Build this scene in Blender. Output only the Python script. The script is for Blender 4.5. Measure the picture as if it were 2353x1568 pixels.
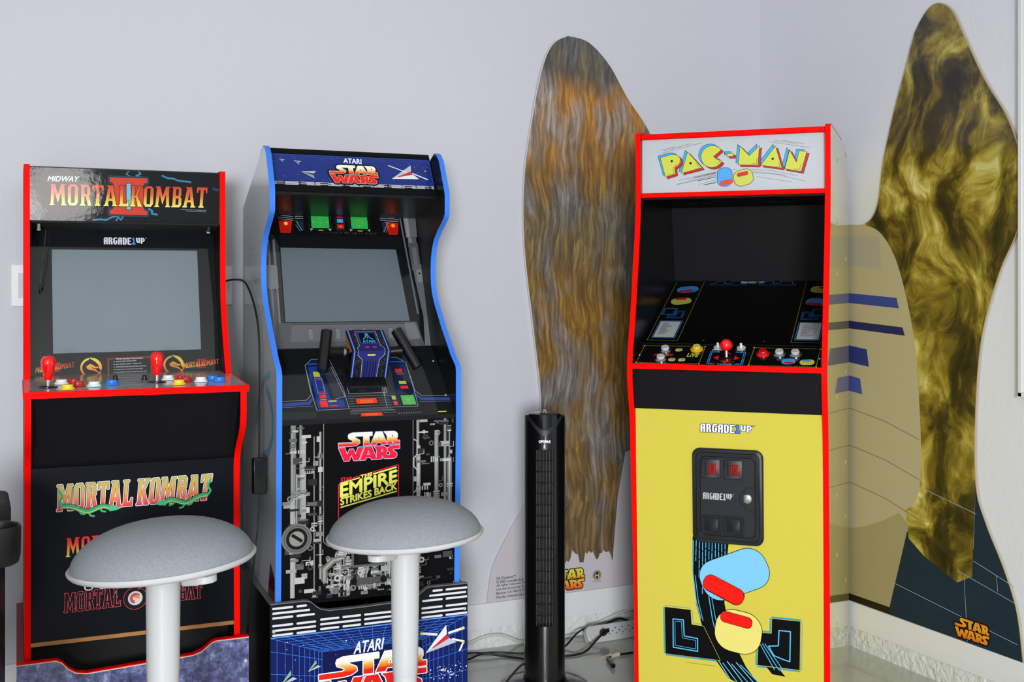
import bpy, bmesh, math, random
from math import sin, cos, pi, radians, sqrt, atan2, degrees
from mathutils import Vector, Matrix
from mathutils.geometry import tessellate_polygon

for o in list(bpy.data.objects):
    bpy.data.objects.remove(o, do_unlink=True)
SC = bpy.context.scene
COL = SC.collection

# ------------------------------------------------------------------ camera
cam_d = bpy.data.cameras.new('camera')
cam = bpy.data.objects.new('camera', cam_d)
COL.objects.link(cam)
cam.location = (-2.585, -3.385, 1.17)
cam.rotation_euler = (radians(90), 0, radians(-25.2))
cam_d.sensor_width = 36.0
cam_d.lens = 2640.0 / 2353.0 * 36.0
cam_d.shift_y = -(784.0 - 655.0) / 2353.0
cam_d.clip_start = 0.05
SC.camera = cam

# ------------------------------------------------------------------ world, lights, exposure
SC.view_settings.view_transform = 'Standard'
SC.view_settings.look = 'None'
SC.view_settings.exposure = 0.26
SC.view_settings.gamma = 1.0
SC.view_settings.use_curve_mapping = False
world = bpy.data.worlds.new('sky')
SC.world = world
world.use_nodes = True
wn = world.node_tree.nodes
wn['Background'].inputs[0].default_value = (0.72, 0.80, 0.95, 1)
wn['Background'].inputs[1].default_value = 1.0

def area(name, loc, target, sx, sy, power, col, shape='RECTANGLE', spread=180):
    l = bpy.data.lights.new(name, 'AREA')
    l.shape = shape; l.size = sx; l.size_y = sy; l.energy = power; l.color = col
    l.spread = radians(spread)
    o = bpy.data.objects.new(name, l); COL.objects.link(o)
    o.location = loc
    d = Vector(target) - Vector(loc)
    o.rotation_euler = d.to_track_quat('-Z', 'Y').to_euler()
    return o

# two added bounce fills light the unseen white room, softening the whole corner
area('flash_umbrella', (-2.72, -3.70, 1.48), (-1.5, 0, 0.6), 0.50, 0.50, 5, (1.0, 0.985, 0.97), 'DISK')
area('key_lamp', (-4.02, -6.75, 1.20), (-0.85, 0, 0.15), 1.0, 1.0, 45, (0.97, 0.98, 1.0), 'DISK', 75)
area('bounce_fill_front', (-4.9, -4.6, 0.85), (-4.9, -7.0, 0.75), 2.0, 1.3, 70, (0.97, 0.98, 1.0))
area('bounce_fill_ceiling', (-3.0, -4.6, 1.9), (-3.0, -4.61, 2.75), 3.0, 2.4, 28, (0.98, 0.985, 1.0))
area('lamp_front', (-2.40, -6.80, 1.88), (-2.2, 0, 1.1), 0.56, 0.56, 8.5, (1.0, 0.98, 0.95), 'DISK')

# ------------------------------------------------------------------ materials
def lin(h):
    h = h.lstrip('#')
    out = []
    for i in (0, 2, 4):
        c = int(h[i:i+2], 16) / 255.0
        out.append(c / 12.92 if c <= 0.04045 else ((c + 0.055) / 1.055) ** 2.4)
    return (out[0], out[1], out[2], 1.0)

MATS = {}
def mat(name, col='#808080', rough=0.5, metal=0.0, coat=0.0, coat_rough=0.03, spec=0.5, attr=False, bump=None, var=None, trans=0.0):
    m = bpy.data.materials.new(name); m.use_nodes = True
    nt = m.node_tree; b = nt.nodes['Principled BSDF']
    b.inputs['Base Color'].default_value = lin(col)
    b.inputs['Roughness'].default_value = rough
    b.inputs['Metallic'].default_value = metal
    b.inputs['Coat Weight'].default_value = coat
    b.inputs['Coat Roughness'].default_value = coat_rough
    b.inputs['Specular IOR Level'].default_value = spec
    b.inputs['Transmission Weight'].default_value = trans
    if attr:
        a = nt.nodes.new('ShaderNodeAttribute'); a.attribute_name = 'Col'
        nt.links.new(a.outputs['Color'], b.inputs['Base Color'])
    if var:   # (colour b, scale, detail)
        tc = nt.nodes.new('ShaderNodeTexCoord')
        n = nt.nodes.new('ShaderNodeTexNoise'); n.inputs['Scale'].default_value = var[1]
        n.inputs['Detail'].default_value = var[2]
        r = nt.nodes.new('ShaderNodeValToRGB')
        r.color_ramp.elements[0].position = 0.35; r.color_ramp.elements[1].position = 0.65
        r.color_ramp.elements[0].color = lin(col); r.color_ramp.elements[1].color = lin(var[0])
        nt.links.new(tc.outputs['Object'], n.inputs['Vector'])
        nt.links.new(n.outputs['Fac'], r.inputs['Fac'])
        nt.links.new(r.outputs['Color'], b.inputs['Base Color'])
    if bump:  # (scale, strength, distance)
        tc = nt.nodes.new('ShaderNodeTexCoord')
        n = nt.nodes.new('ShaderNodeTexNoise'); n.inputs['Scale'].default_value = bump[0]
        n.inputs['Detail'].default_value = 4
        bp = nt.nodes.new('ShaderNodeBump'); bp.inputs['Strength'].default_value = bump[1]
        bp.inputs['Distance'].default_value = bump[2]
        nt.links.new(tc.outputs['Object'], n.inputs['Vector'])
        nt.links.new(n.outputs['Fac'], bp.inputs['Height'])
        nt.links.new(bp.outputs['Normal'], b.inputs['Normal'])
    MATS[name] = m
    return m

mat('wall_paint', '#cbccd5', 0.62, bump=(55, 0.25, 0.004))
mat('wall_paint_brightened', '#dfe1ea', 0.6, bump=(55, 0.25, 0.004))  # same wall paint, lightened to make up for weaker light on the right
mat('ceiling_paint', '#f0f0ee', 0.8)
mat('wall_paint_white', '#eeeeee', 0.7)
mat('trim_paint', '#dfe0e3', 0.38)
mat('plaster', '#d9dcdb', 0.55, bump=(45, 0.8, 0.012))
mat('floor_coat', '#b4b8ae', 0.13, coat=0.3, var=('#bfc4bb', 1.6, 5))
mat('red_trim', '#f00803', 0.45, spec=0.04)
mat('dark_red', '#8c1a24', 0.4)
mat('blue_trim', '#3d7fea', 0.38, spec=0.25)
mat('black_laminate', '#131316', 0.42, spec=0.12, bump=(420, 0.15, 0.0006))
mat('black_gloss', '#0b0b0d', 0.10)
mat('black_satin', '#0e0f11', 0.30, spec=0.25)
mat('black_plastic', '#0b0b0d', 0.20)
mat('black_rubber', '#0c0c0d', 0.45)
mat('black_leather', '#0d0d10', 0.28, spec=0.3, bump=(260, 0.08, 0.0006))
mat('black_fabric', '#1b1b1d', 0.8, bump=(600, 0.4, 0.001))
mat('charcoal_plastic', '#1e2126', 0.40, spec=0.3)
mat('dark_hole', '#050505', 0.8)
mat('lcd_reflection', '#76828a', 0.22, var=('#717d85', 3, 2), bump=(120, 0.05, 0.0005))  # grey base colour stands in for the bright room mirrored in the screen
mat('lcd_reflection_dim', '#58646c', 0.24, bump=(120, 0.05, 0.0005))  # darker grey, again a mirrored room put into the base colour
mat('lcd_black', '#060607', 0.16)
mat('grey_side', '#c6cbce', 0.10, coat=0.5, bump=(9, 0.02, 0.003))
mat('grey_edge', '#6b6d70', 0.4)
mat('deck_metal', '#9a9a9c', 0.22, coat=0.4)
mat('oak', '#a87432', 0.5, var=('#946026', 20, 3))
mat('chrome', '#d8dadd', 0.12, metal=1.0)
mat('steel', '#a9abae', 0.25, metal=1.0)
mat('btn_white', '#e6e6ea', 0.18)
mat('btn_red', '#c4060c', 0.16, coat=0.5)
mat('btn_yellow', '#f3cf2c', 0.18)
mat('btn_blue', '#2c7ae0', 0.18)
mat('btn_grey', '#b4b5ba', 0.2)
mat('btn_lime', '#c3c044', 0.2)
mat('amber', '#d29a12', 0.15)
mat('stick_red', '#ee0a0c', 0.12, coat=0.4)
mat('yellow_side', '#d8cb62', 0.05, coat=0.6)
mat('white_plastic', '#c0c1c2', 0.30)
mat('wall_plate', '#e6e6ea', 0.3)
mat('wool', '#83888e', 0.95, var=('#8d9298', 240, 6), bump=(420, 0.5, 0.0015), spec=0.15)
mat('slot_red', '#7a0a10', 0.15)
mat('beige_tape', '#c9bc9c', 0.7)
mat('white_cable', '#c9cbc6', 0.45)
mat('print_gloss', attr=True, rough=0.05, coat=0.0, spec=0.32, bump=(60, 0.10, 0.0012))
mat('print_plexi', attr=True, rough=0.06, coat=0.1, spec=0.45)
mat('print_satin', attr=True, rough=0.34, spec=0.07)
mat('print_matt', attr=True, rough=0.55)

def rock():
    m = bpy.data.materials.new('rock_print'); m.use_nodes = True; MATS['rock_print'] = m
    nt = m.node_tree; b = nt.nodes['Principled BSDF']; b.inputs['Roughness'].default_value = 0.25
    tc = nt.nodes.new('ShaderNodeTexCoord')
    n1 = nt.nodes.new('ShaderNodeTexNoise'); n1.inputs['Scale'].default_value = 38; n1.inputs['Detail'].default_value = 8; n1.inputs['Roughness'].default_value = 0.75
    r = nt.nodes.new('ShaderNodeValToRGB')
    e = r.color_ramp.elements
    e[0].position = 0.30; e[0].color = lin('#1c1c33')
    e[1].position = 0.74; e[1].color = lin('#c3c6e6')
    k = e.new(0.48); k.color = lin('#4c5078')
    k = e.new(0.58); k.color = lin('#6f76a6')
    nt.links.new(tc.outputs['Object'], n1.inputs['Vector'])
    nt.links.new(n1.outputs['Fac'], r.inputs['Fac'])
    nt.links.new(r.outputs['Color'], b.inputs['Base Color'])
rock()

def streak(name, cols, scale, stretch, zones, rough, warp=0.25, coat=0.0):
    """abstract printed streaks running down a cardboard sheet; zones = [(z, tint)]"""
    m = bpy.data.materials.new(name); m.use_nodes = True; MATS[name] = m
    nt = m.node_tree; b = nt.nodes['Principled BSDF']; b.inputs['Roughness'].default_value = rough
    b.inputs['Coat Weight'].default_value = coat
    L = nt.links.new
    tc = nt.nodes.new('ShaderNodeTexCoord')
    mp = nt.nodes.new('ShaderNodeMapping'); mp.inputs['Scale'].default_value = stretch
    nw = nt.nodes.new('ShaderNodeTexNoise'); nw.inputs['Scale'].default_value = 3.0; nw.inputs['Detail'].default_value = 2
    mx = nt.nodes.new('ShaderNodeMixRGB'); mx.blend_type = 'ADD'; mx.inputs['Fac'].default_value = warp
    L(tc.outputs['Object'], nw.inputs['Vector'])
    L(tc.outputs['Object'], mx.inputs['Color1']); L(nw.outputs['Color'], mx.inputs['Color2'])
    L(mx.outputs['Color'], mp.inputs['Vector'])
    n = nt.nodes.new('ShaderNodeTexNoise'); n.inputs['Scale'].default_value = scale; n.inputs['Detail'].default_value = 7; n.inputs['Roughness'].default_value = 0.62
    L(mp.outputs['Vector'], n.inputs['Vector'])
    r = nt.nodes.new('ShaderNodeValToRGB'); e = r.color_ramp.elements
    e[0].position = cols[0][0]; e[0].color = lin(cols[0][1])
    e[1].position = cols[-1][0]; e[1].color = lin(cols[-1][1])
    for p, c in cols[1:-1]:
        k = e.new(p); k.color = lin(c)
    L(n.outputs['Fac'], r.inputs['Fac'])
    out = r.outputs['Color']
    if zones:
        sp = nt.nodes.new('ShaderNodeSeparateXYZ'); L(mx.outputs['Color'], sp.inputs['Vector'])
        mr = nt.nodes.new('ShaderNodeMapRange'); mr.inputs['From Min'].default_value = zones[0][0]; mr.inputs['From Max'].default_value = zones[-1][0]
        L(sp.outputs['Z'], mr.inputs['Value'])
        zr = nt.nodes.new('ShaderNodeValToRGB'); ze = zr.color_ramp.elements
        span = zones[-1][0] - zones[0][0]
        ze[0].position = 0; ze[0].color = lin(zones[0][1]); ze[1].position = 1; ze[1].color = lin(zones[-1][1])
        for z, c in zones[1:-1]:
            k = ze.new((z - zones[0][0]) / span); k.color = lin(c)
        L(mr.outputs['Result'], zr.inputs['Fac'])
        mm = nt.nodes.new('ShaderNodeMixRGB'); mm.blend_type = 'OVERLAY'; mm.inputs['Fac'].default_value = 0.75
        L(zr.outputs['Color'], mm.inputs['Color1']); L(out, mm.inputs['Color2'])
        out = mm.outputs['Color']
    if zones:   # greyer drifts between the tan ones
        n2 = nt.nodes.new('ShaderNodeTexNoise'); n2.inputs['Scale'].default_value = 5.5; n2.inputs['Detail'].default_value = 3
        mp2 = nt.nodes.new('ShaderNodeMapping'); mp2.inputs['Scale'].default_value = (1.6, 1.6, 0.7)
        L(mx.outputs['Color'], mp2.inputs['Vector']); L(mp2.outputs['Vector'], n2.inputs['Vector'])
        r2 = nt.nodes.new('ShaderNodeValToRGB'); r2.color_ramp.elements[0].position = 0.44; r2.color_ramp.elements[1].position = 0.60
        L(n2.outputs['Fac'], r2.inputs['Fac'])
        hs = nt.nodes.new('ShaderNodeHueSaturation'); hs.inputs['Saturation'].default_value = 0.22; hs.inputs['Value'].default_value = 0.86
        L(out, hs.inputs['Color'])
        m2 = nt.nodes.new('ShaderNodeMixRGB'); L(r2.outputs['Color'], m2.inputs['Fac']); L(out, m2.inputs['Color1']); L(hs.outputs['Color'], m2.inputs['Color2'])
        out = m2.outputs['Color']
    L(out, b.inputs['Base Color'])
streak('brown_streaks', [(0.28, '#241d14'), (0.42, '#6b583a'), (0.54, '#a08a5e'), (0.70, '#e2cf9c')], 16.0, (5.0, 5.0, 0.40),
       [(0.2, '#7f7667'), (0.75, '#97835c'), (1.15, '#9c8048'), (1.42, '#85806f'), (1.60, '#9c7f4e'), (1.84, '#b98b40'), (1.93, '#77736a'), (2.05, '#6a6a67')], 0.42, 0.12, 0.05)
streak('gold_marbling', [(0.34, '#171308'), (0.44, '#3d3210'), (0.53, '#7d6a1e'), (0.62, '#b6a64a'), (0.74, '#f0e9b4')], 3.4, (2.6, 2.6, 1.1),
       None, 0.3, 0.5, 0.2)

# ------------------------------------------------------------------ mesh builder
class MB:
    def __init__(self, base=(0, 0, 0), M=None):
        self.v = []; self.f = []; self.fm = []; self.fc = []; self.fs = []
        self.slots = []; self.base = Vector(base); self.M = M
    def slot(self, m):
        if m not in self.slots: self.slots.append(m)
        return self.slots.index(m)
    def add(self, pts, faces, m, col=None, smooth=False):
        o = len(self.v)
        for p in pts:
            p = Vector(p)
            if self.M: p = self.M @ p
            self.v.append(p - self.base)
        s = self.slot(m)
        c = lin(col) if isinstance(col, str) else (col or (1, 1, 1, 1))
        for f in faces:
            self.f.append([i + o for i in f]); self.fm.append(s); self.fs.append(smooth)
            if isinstance(c, list): self.fc.append([c[i] for i in f])
            else: self.fc.append([c] * len(f))
    def box(self, x0, x1, y0, y1, z0, z1, m, col=None):
        p = [(x, y, z) for x in (x0, x1) for y in (y0, y1) for z in (z0, z1)]
        self.add(p, [(0, 1, 3, 2), (4, 6, 7, 5), (0, 4, 5, 1), (2, 3, 7, 6), (0, 2, 6, 4), (1, 5, 7, 3)], m, col)
    def prism(self, prof, lo, hi, axis, m, side=None, col=None):
        n = len(prof)
        def P(a, b, t):
            return {'x': (t, a, b), 'y': (a, t, b), 'z': (a, b, t)}[axis]
        p = [P(a, b, lo) for a, b in prof] + [P(a, b, hi) for a, b in prof]
        self.add(p, [tuple(range(n)), tuple(range(2*n-1, n-1, -1))], m, col)
        self.add(p, [(i, (i+1) % n, n + (i+1) % n, n + i) for i in range(n)], side or m, col)
    def ribbon(self, prof, x0, x1, t, m):
        """strip on the edge of a panel: prof of (y,z), grown outward by t (left-hand side of travel)"""
        n = len(prof); out = []
        for i in range(n):
            a = Vector(prof[max(i-1, 0)]); b = Vector(prof[min(i+1, n-1)])
            d = (b - a).normalized(); nn = Vector((d.y, -d.x))
            out.append(Vector(prof[i]) - nn * t)
        p = []
        for i in range(n):
            y, z = prof[i]; Y, Z = out[i]
            p += [(x0, y, z), (x1, y, z), (x1, Y, Z), (x0, Y, Z)]
        F = [(0, 1, 2, 3), (4*n-1, 4*n-2, 4*n-3, 4*n-4)]
        for i in range(n-1):
            a = 4*i; b = a + 4
            for k in range(4):
                k2 = (k+1) % 4
                F.append((a+k, b+k, b+k2, a+k2))
        self.add(p, F, m)
    def slab(self, A, B, x0, x1, t, m, col=None):
        """sloping board seen from the side: A,B = (d,z) of its face, x0..x1 wide, t thick behind the face"""
        a = Vector((-A[0], A[1])); b = Vector((-B[0], B[1])); d = (b - a).normalized()
        nn = Vector((d.y, -d.x))
        if nn.x < 0: nn = -nn
        if abs(nn.x) < 1e-6: nn = Vector((0, -1))
        prof = [a, b, b + nn*t, a + nn*t]
        self.prism([(p.x, p.y) for p in prof], x0, x1, 'x', m, col=col)
    def lathe(self, prof, c=(0, 0, 0), seg=32, m='black_plastic', col=None, ax=None, ang=None):
        """prof (r,z) spun about z through c (or about direction ax)"""
        R = Matrix.Identity(3)
        if ax is not None:
            R = Vector((0, 0, 1)).rotation_difference(Vector(ax)).to_matrix()
        c = Vector(c); p = []; n = len(prof)
        for j in range(seg):
            t = 2*pi*j/seg
            for r, z in prof:
                p.append(R @ Vector((r*cos(t), r*sin(t), z)) + c)
        F = []
        for j in range(seg):
            k = (j+1) % seg
            for i in range(n-1):
                F.append((j*n+i, k*n+i, k*n+i+1, j*n+i+1))
        self.add(p, F, m, col, True)
        for i, flip in ((0, True), (n-1, False)):
            if prof[i][0] > 1e-6:
                f = [j*n+i for j in range(seg)]
                self.add([p[q] for q in f], [tuple(range(seg))[::-1] if flip else tuple(range(seg))], m, col)
    def cyl(self, a, b, r, m, seg=24, r2=None, col=None):
        a = Vector(a); b = Vector(b); h = (b-a).length
        self.lathe([(r, 0), (r if r2 is None else r2, h)], a, seg, m, col, (b-a).normalized())
    def tube(self, pts, r, m, seg=10, smooth_n=6, col=None):
        P = [Vector(p) for p in pts]
        if smooth_n and len(P) > 2:
            Q = []
            for i in range(len(P)-1):
                p0 = P[max(i-1, 0)]; p1 = P[i]; p2 = P[i+1]; p3 = P[min(i+2, len(P)-1)]
                for k in range(smooth_n):
                    t = k/smooth_n
                    Q.append(0.5*((2*p1)+(p2-p0)*t+(2*p0-5*p1+4*p2-p3)*t*t+(3*p1-p0-3*p2+p3)*t**3))
            Q.append(P[-1]); P = Q
        n = len(P); pts2 = []
        up = Vector((0, 0, 1))
        T0 = (P[1]-P[0]).normalized()
        side = T0.cross(up)
        if side.length < 1e-3: side = Vector((1, 0, 0))
        side.normalize()
        for i in range(n):
            T = (P[min(i+1, n-1)] - P[max(i-1, 0)]).normalized()
            side = (side - T*side.dot(T))
            if side.length < 1e-4: side = T.orthogonal()
            side.normalize(); u2 = T.cross(side)
            rr = r(i/(n-1)) if callable(r) else r
            for j in range(seg):
                a = 2*pi*j/seg
                pts2.append(P[i] + side*(rr*cos(a)) + u2*(rr*sin(a)))
        F = []
        for i in range(n-1):
            for j in range(seg):
                k = (j+1) % seg
                F.append((i*seg+j, i*seg+k, (i+1)*seg+k, (i+1)*seg+j))
        self.add(pts2, F, m, col, True)
        self.add([pts2[j] for j in range(seg)], [tuple(range(seg))[::-1]], m, col)
        self.add([pts2[(n-1)*seg+j] for j in range(seg)], [tuple(range(seg))], m, col)
    def build(self, name, parent=None, label=None, bevel=0, seg=2):
        me = bpy.data.meshes.new(name)
        me.from_pydata([tuple(p) for p in self.v], [], self.f)
        for s in self.slots: me.materials.append(MATS[s])
        me.polygons.foreach_set('material_index', self.fm)
        me.polygons.foreach_set('use_smooth', [True]*len(self.f) if False else self.fs)
        at = me.color_attributes.new('Col', 'FLOAT_COLOR', 'CORNER')
        flat = []
        for c in self.fc:
            for q in c: flat += list(q)
        at.data.foreach_set('color', flat)
        me.update()
        bm = bmesh.new(); bm.from_mesh(me)
        bmesh.ops.remove_doubles(bm, verts=bm.verts, dist=1e-6)
        bmesh.ops.recalc_face_normals(bm, faces=bm.faces)
        bm.to_mesh(me); bm.free()
        try: me.set_sharp_from_angle(angle=radians(38))
        except Exception: pass
        o = bpy.data.objects.new(name, me); COL.objects.link(o)
        if parent: o.parent = parent
        if label: o['label'] = label
        if bevel:
            md = o.modifiers.new('bevel', 'BEVEL'); md.width = bevel; md.segments = seg
            md.limit_method = 'ANGLE'; md.angle_limit = radians(50); md.use_clamp_overlap = True
            md.harden_normals = False
        return o

def thing(name, label, cat, loc=(0, 0, 0), rz=0.0, group=None):
    o = bpy.data.objects.new(name, None); COL.objects.link(o)
    o.empty_display_size = 0.1
    o.location = loc; o.rotation_euler = (0, 0, rz)
    o['label'] = label; o['category'] = cat
    if group: o['group'] = group
    return o
def tag(o, label, cat, group=None):
    o['label'] = label; o['category'] = cat
    if group: o['group'] = group
    return o
def struct(mb, name, bevel=0):
    o = mb.build(name, None, bevel=bevel); o['kind'] = 'structure'
    return o

# ------------------------------------------------------------------ printed graphics on flat faces
_txt = {}
def text_tris(s):
    if s in _txt: return _txt[s]
    cu = bpy.data.curves.new('t', 'FONT'); cu.body = s; cu.resolution_u = 3
    ob = bpy.data.objects.new('t', cu); COL.objects.link(ob)
    dg = bpy.context.evaluated_depsgraph_get(); dg.update()
    me = bpy.data.meshes.new_from_object(ob.evaluated_get(dg))
    me.calc_loop_triangles()
    V = [(v.co.x, v.co.y) for v in me.vertices]
    T = [tuple(t.vertices) for t in me.loop_triangles]
    bpy.data.objects.remove(ob); bpy.data.curves.remove(cu); bpy.data.meshes.remove(me)
    xs = [p[0] for p in V] or [0, 1]; ys = [p[1] for p in V] or [0, 1]
    _txt[s] = (V, T, min(xs), max(xs), min(ys), max(ys))
    return _txt[s]

class Canvas:
    EPS = 0.00022
    def __init__(s, mb, o, U, V, N, m):
        s.mb = mb; s.o = Vector(o); s.U = Vector(U).normalized(); s.V = Vector(V).normalized(); s.N = Vector(N).normalized(); s.m = m
    count = 0
    def pt(s, u, v, L): return s.o + s.U*u + s.V*v + s.N*(s.EPS*L)
    def poly(s, loops, col, L=1, grad=None):
        s.count = (s.count+1) % 37; L = L + s.count*0.018   # overlapping inks never share one plane
        if loops and not isinstance(loops[0][0], (tuple, list, Vector)): loops = [loops]
        flat = [p for lp in loops for p in lp]
        if len(loops) == 1 and len(flat) == 3: T = [(0, 1, 2)]
        else: T = tessellate_polygon([[Vector((p[0], p[1], 0)) for p in lp] for lp in loops])
        s.tris(flat, T, col, L, grad)
    def tris(s, flat, T, col, L, grad=None):
        if grad is None:
            s.mb.add([s.pt(p[0], p[1], L) for p in flat], T, s.m, col)
            return
        st = sorted(grad); cs = [lin(c) for _, c in st]
        def colat(v):
            if v <= st[0][0]: return cs[0]
            if v >= st[-1][0]: return cs[-1]
            for i in range(len(st)-1):
                if st[i][0] <= v <= st[i+1][0]:
                    t = (v-st[i][0])/(st[i+1][0]-st[i][0]+1e-12)
                    return tuple(cs[i][k]*(1-t)+cs[i+1][k]*t for k in range(4))
        cuts = [-1e9] + [q[0] for q in st] + [1e9]
        for t in T:
            tri = [flat[i] for i in t]
            for a, b in zip(cuts[:-1], cuts[1:]):
                pl = clipv(clipv(tri, a, True), b, False)
                if len(pl) >= 3:
                    s.mb.add([s.pt(p[0], p[1], L) for p in pl], [tuple(range(len(pl)))], s.m, [colat(min(max(p[1], a if a > -1e8 else p[1]), b if b < 1e8 else p[1])) for p in pl])
    def rect(s, u0, v0, u1, v1, col, L=1, grad=None): s.poly([(u0, v0), (u1, v0), (u1, v1), (u0, v1)], col, L, grad)
    def rrect(s, u0, v0, u1, v1, r, col, L=1, n=5):
        s.poly(rr(u0, v0, u1, v1, r, n), col, L)
    def circ(s, u, v, r, col, L=1, n=20, ry=None, a=0.0):
        ry = r if ry is None else ry
        p = []
        for i in range(n):
            t = 2*pi*i/n; x = r*cos(t); y = ry*sin(t)
            p.append((u + x*cos(a) - y*sin(a), v + x*sin(a) + y*cos(a)))
        s.poly(p, col, L)
    def ring(s, u, v, r0, r1, col, L=1, n=28, a0=0.0, a1=2*pi, grad=None):
        for i in range(n):
            t = a0 + (a1-a0)*i/n; q = a0 + (a1-a0)*(i+1)/n
            s.poly([(u+r0*cos(t), v+r0*sin(t)), (u+r1*cos(t), v+r1*sin(t)), (u+r1*cos(q), v+r1*sin(q)), (u+r0*cos(q), v+r0*sin(q))], col, L, grad)
    def stroke(s, pts, w, col, L=1, closed=False, taper=False, grad=None, join=True):
        P = [Vector(p) for p in pts]
        if closed: P = P + [P[0]]
        n = len(P)
        for i in range(n-1):
            a, b = P[i], P[i+1]; d = b-a
            if d.length < 1e-9: continue
            d.normalize(); k = Vector((-d.y, d.x))
            wa = w*(i/(n-1) if taper else 1)/2 ; wb = w*((i+1)/(n-1) if taper else 1)/2
            s.poly([a+k*wa, a-k*wa, b-k*wb, b+k*wb], col, L, grad)
            if join and (i > 0 or closed): s.poly([(a.x+wa*cos(q*pi/4), a.y+wa*sin(q*pi/4)) for q in range(8)], col, L, grad)
    def dashed(s, a, b, w, col, dash, gap, L=1):
        a = Vector(a); b = Vector(b); ln = (b-a).length; d = (b-a)/ln; t = 0
        while t < ln:
            s.stroke([a+d*t, a+d*min(t+dash, ln)], w, col, L); t += dash+gap
    def text(s, string, TL, TR, BL, BR=None, col='#ffffff', L=2, shear=0.0, grad=None, bold=0.0):
        if BR is None: BR = (TR[0]+BL[0]-TL[0], TR[1]+BL[1]-TL[1])
        V, T, x0, x1, y0, y1 = text_tris(string)
        def f(p):
            x = (p[0]-x0)/(x1-x0); y = (p[1]-y0)/(y1-y0)
            return quadmap(x + shear*y, y, TL, TR, BL, BR)
        fl = [f(p) for p in V]
        offs = [(0, 0)]
        if bold: offs = [(-bold, 0), (bold, 0), (0, bold), (0, -bold)]
        for k, (ox, oy) in enumerate(offs): s.tris([(p[0]+ox, p[1]+oy) for p in fl], T, col, L + 0.1*k, grad)
    def glyphs(s, pieces, TL, TR, BL, BR, col, L=3, grad=None, outline=None, ow=0.0, outline2=None, ow2=0.0, inner=None, iw=0.0):
        mp = []
        for pc in pieces:
            lps = pc if isinstance(pc[0][0], (tuple, list)) else [pc]
            mp.append([[quadmap(x, y, TL, TR, BL, BR) for x, y in lp] for lp in lps])
        for lps in mp:
            for lp in lps:
                if outline2: s.stroke(lp, 2*ow2, outline2, L-2, True)
                if outline: s.stroke(lp, 2*ow, outline, L-1, True)
        for lps in mp: s.poly(lps, col, L, grad)

def rr(u0, v0, u1, v1, r, n=5):
    p = []
    for cx, cy, a in ((u1-r, v1-r, 0), (u0+r, v1-r, pi/2), (u0+r, v0+r, pi), (u1-r, v0+r, 3*pi/2)):
        for i in range(n+1):
            t = a + pi/2*i/n
            p.append((cx + r*cos(t), cy + r*sin(t)))
    return p
def quadmap(x, y, TL, TR, BL, BR):
    bx = BL[0]*(1-x)+BR[0]*x; by = BL[1]*(1-x)+BR[1]*x
    tx = TL[0]*(1-x)+TR[0]*x; ty = TL[1]*(1-x)+TR[1]*x
    return (bx*(1-y)+tx*y, by*(1-y)+ty*y)
def clipv(poly, v, keep_above):
    out = []; n = len(poly)
    if n < 3: return []
    for i in range(n):
        a = poly[i]; b = poly[(i+1) % n]
        ia = (a[1] >= v-1e-12) if keep_above else (a[1] <= v+1e-12)
        ib = (b[1] >= v-1e-12) if keep_above else (b[1] <= v+1e-12)
        if ia: out.append((a[0], a[1]))
        if ia != ib and abs(b[1]-a[1]) > 1e-15:
            t = (v-a[1])/(b[1]-a[1]); out.append((a[0]+(b[0]-a[0])*t, v))
    return out
def face_canvas(mb, d, m):            # upright face towards the viewer, u = x, v = height
    return Canvas(mb, (0, -d, 0), (1, 0, 0), (0, 0, 1), (0, -1, 0), m)
def slope_canvas(mb, A, B, m):        # sloping face, u = x, v = distance down the slope from A
    V = Vector((0, -(B[0]-A[0]), B[1]-A[1]))
    return Canvas(mb, (0, -A[0], A[1]), (1, 0, 0), V, V.cross(Vector((1, 0, 0))), m)
def slope_pt(A, B, x, v, off=0.0):
    V = Vector((0, -(B[0]-A[0]), B[1]-A[1])).normalized(); N = V.cross(Vector((1, 0, 0)))
    return Vector((x, -A[0], A[1])) + V*v + N*off
def slope_N(A, B):
    V = Vector((0, -(B[0]-A[0]), B[1]-A[1])).normalized()
    return V.cross(Vector((1, 0, 0)))

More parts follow.
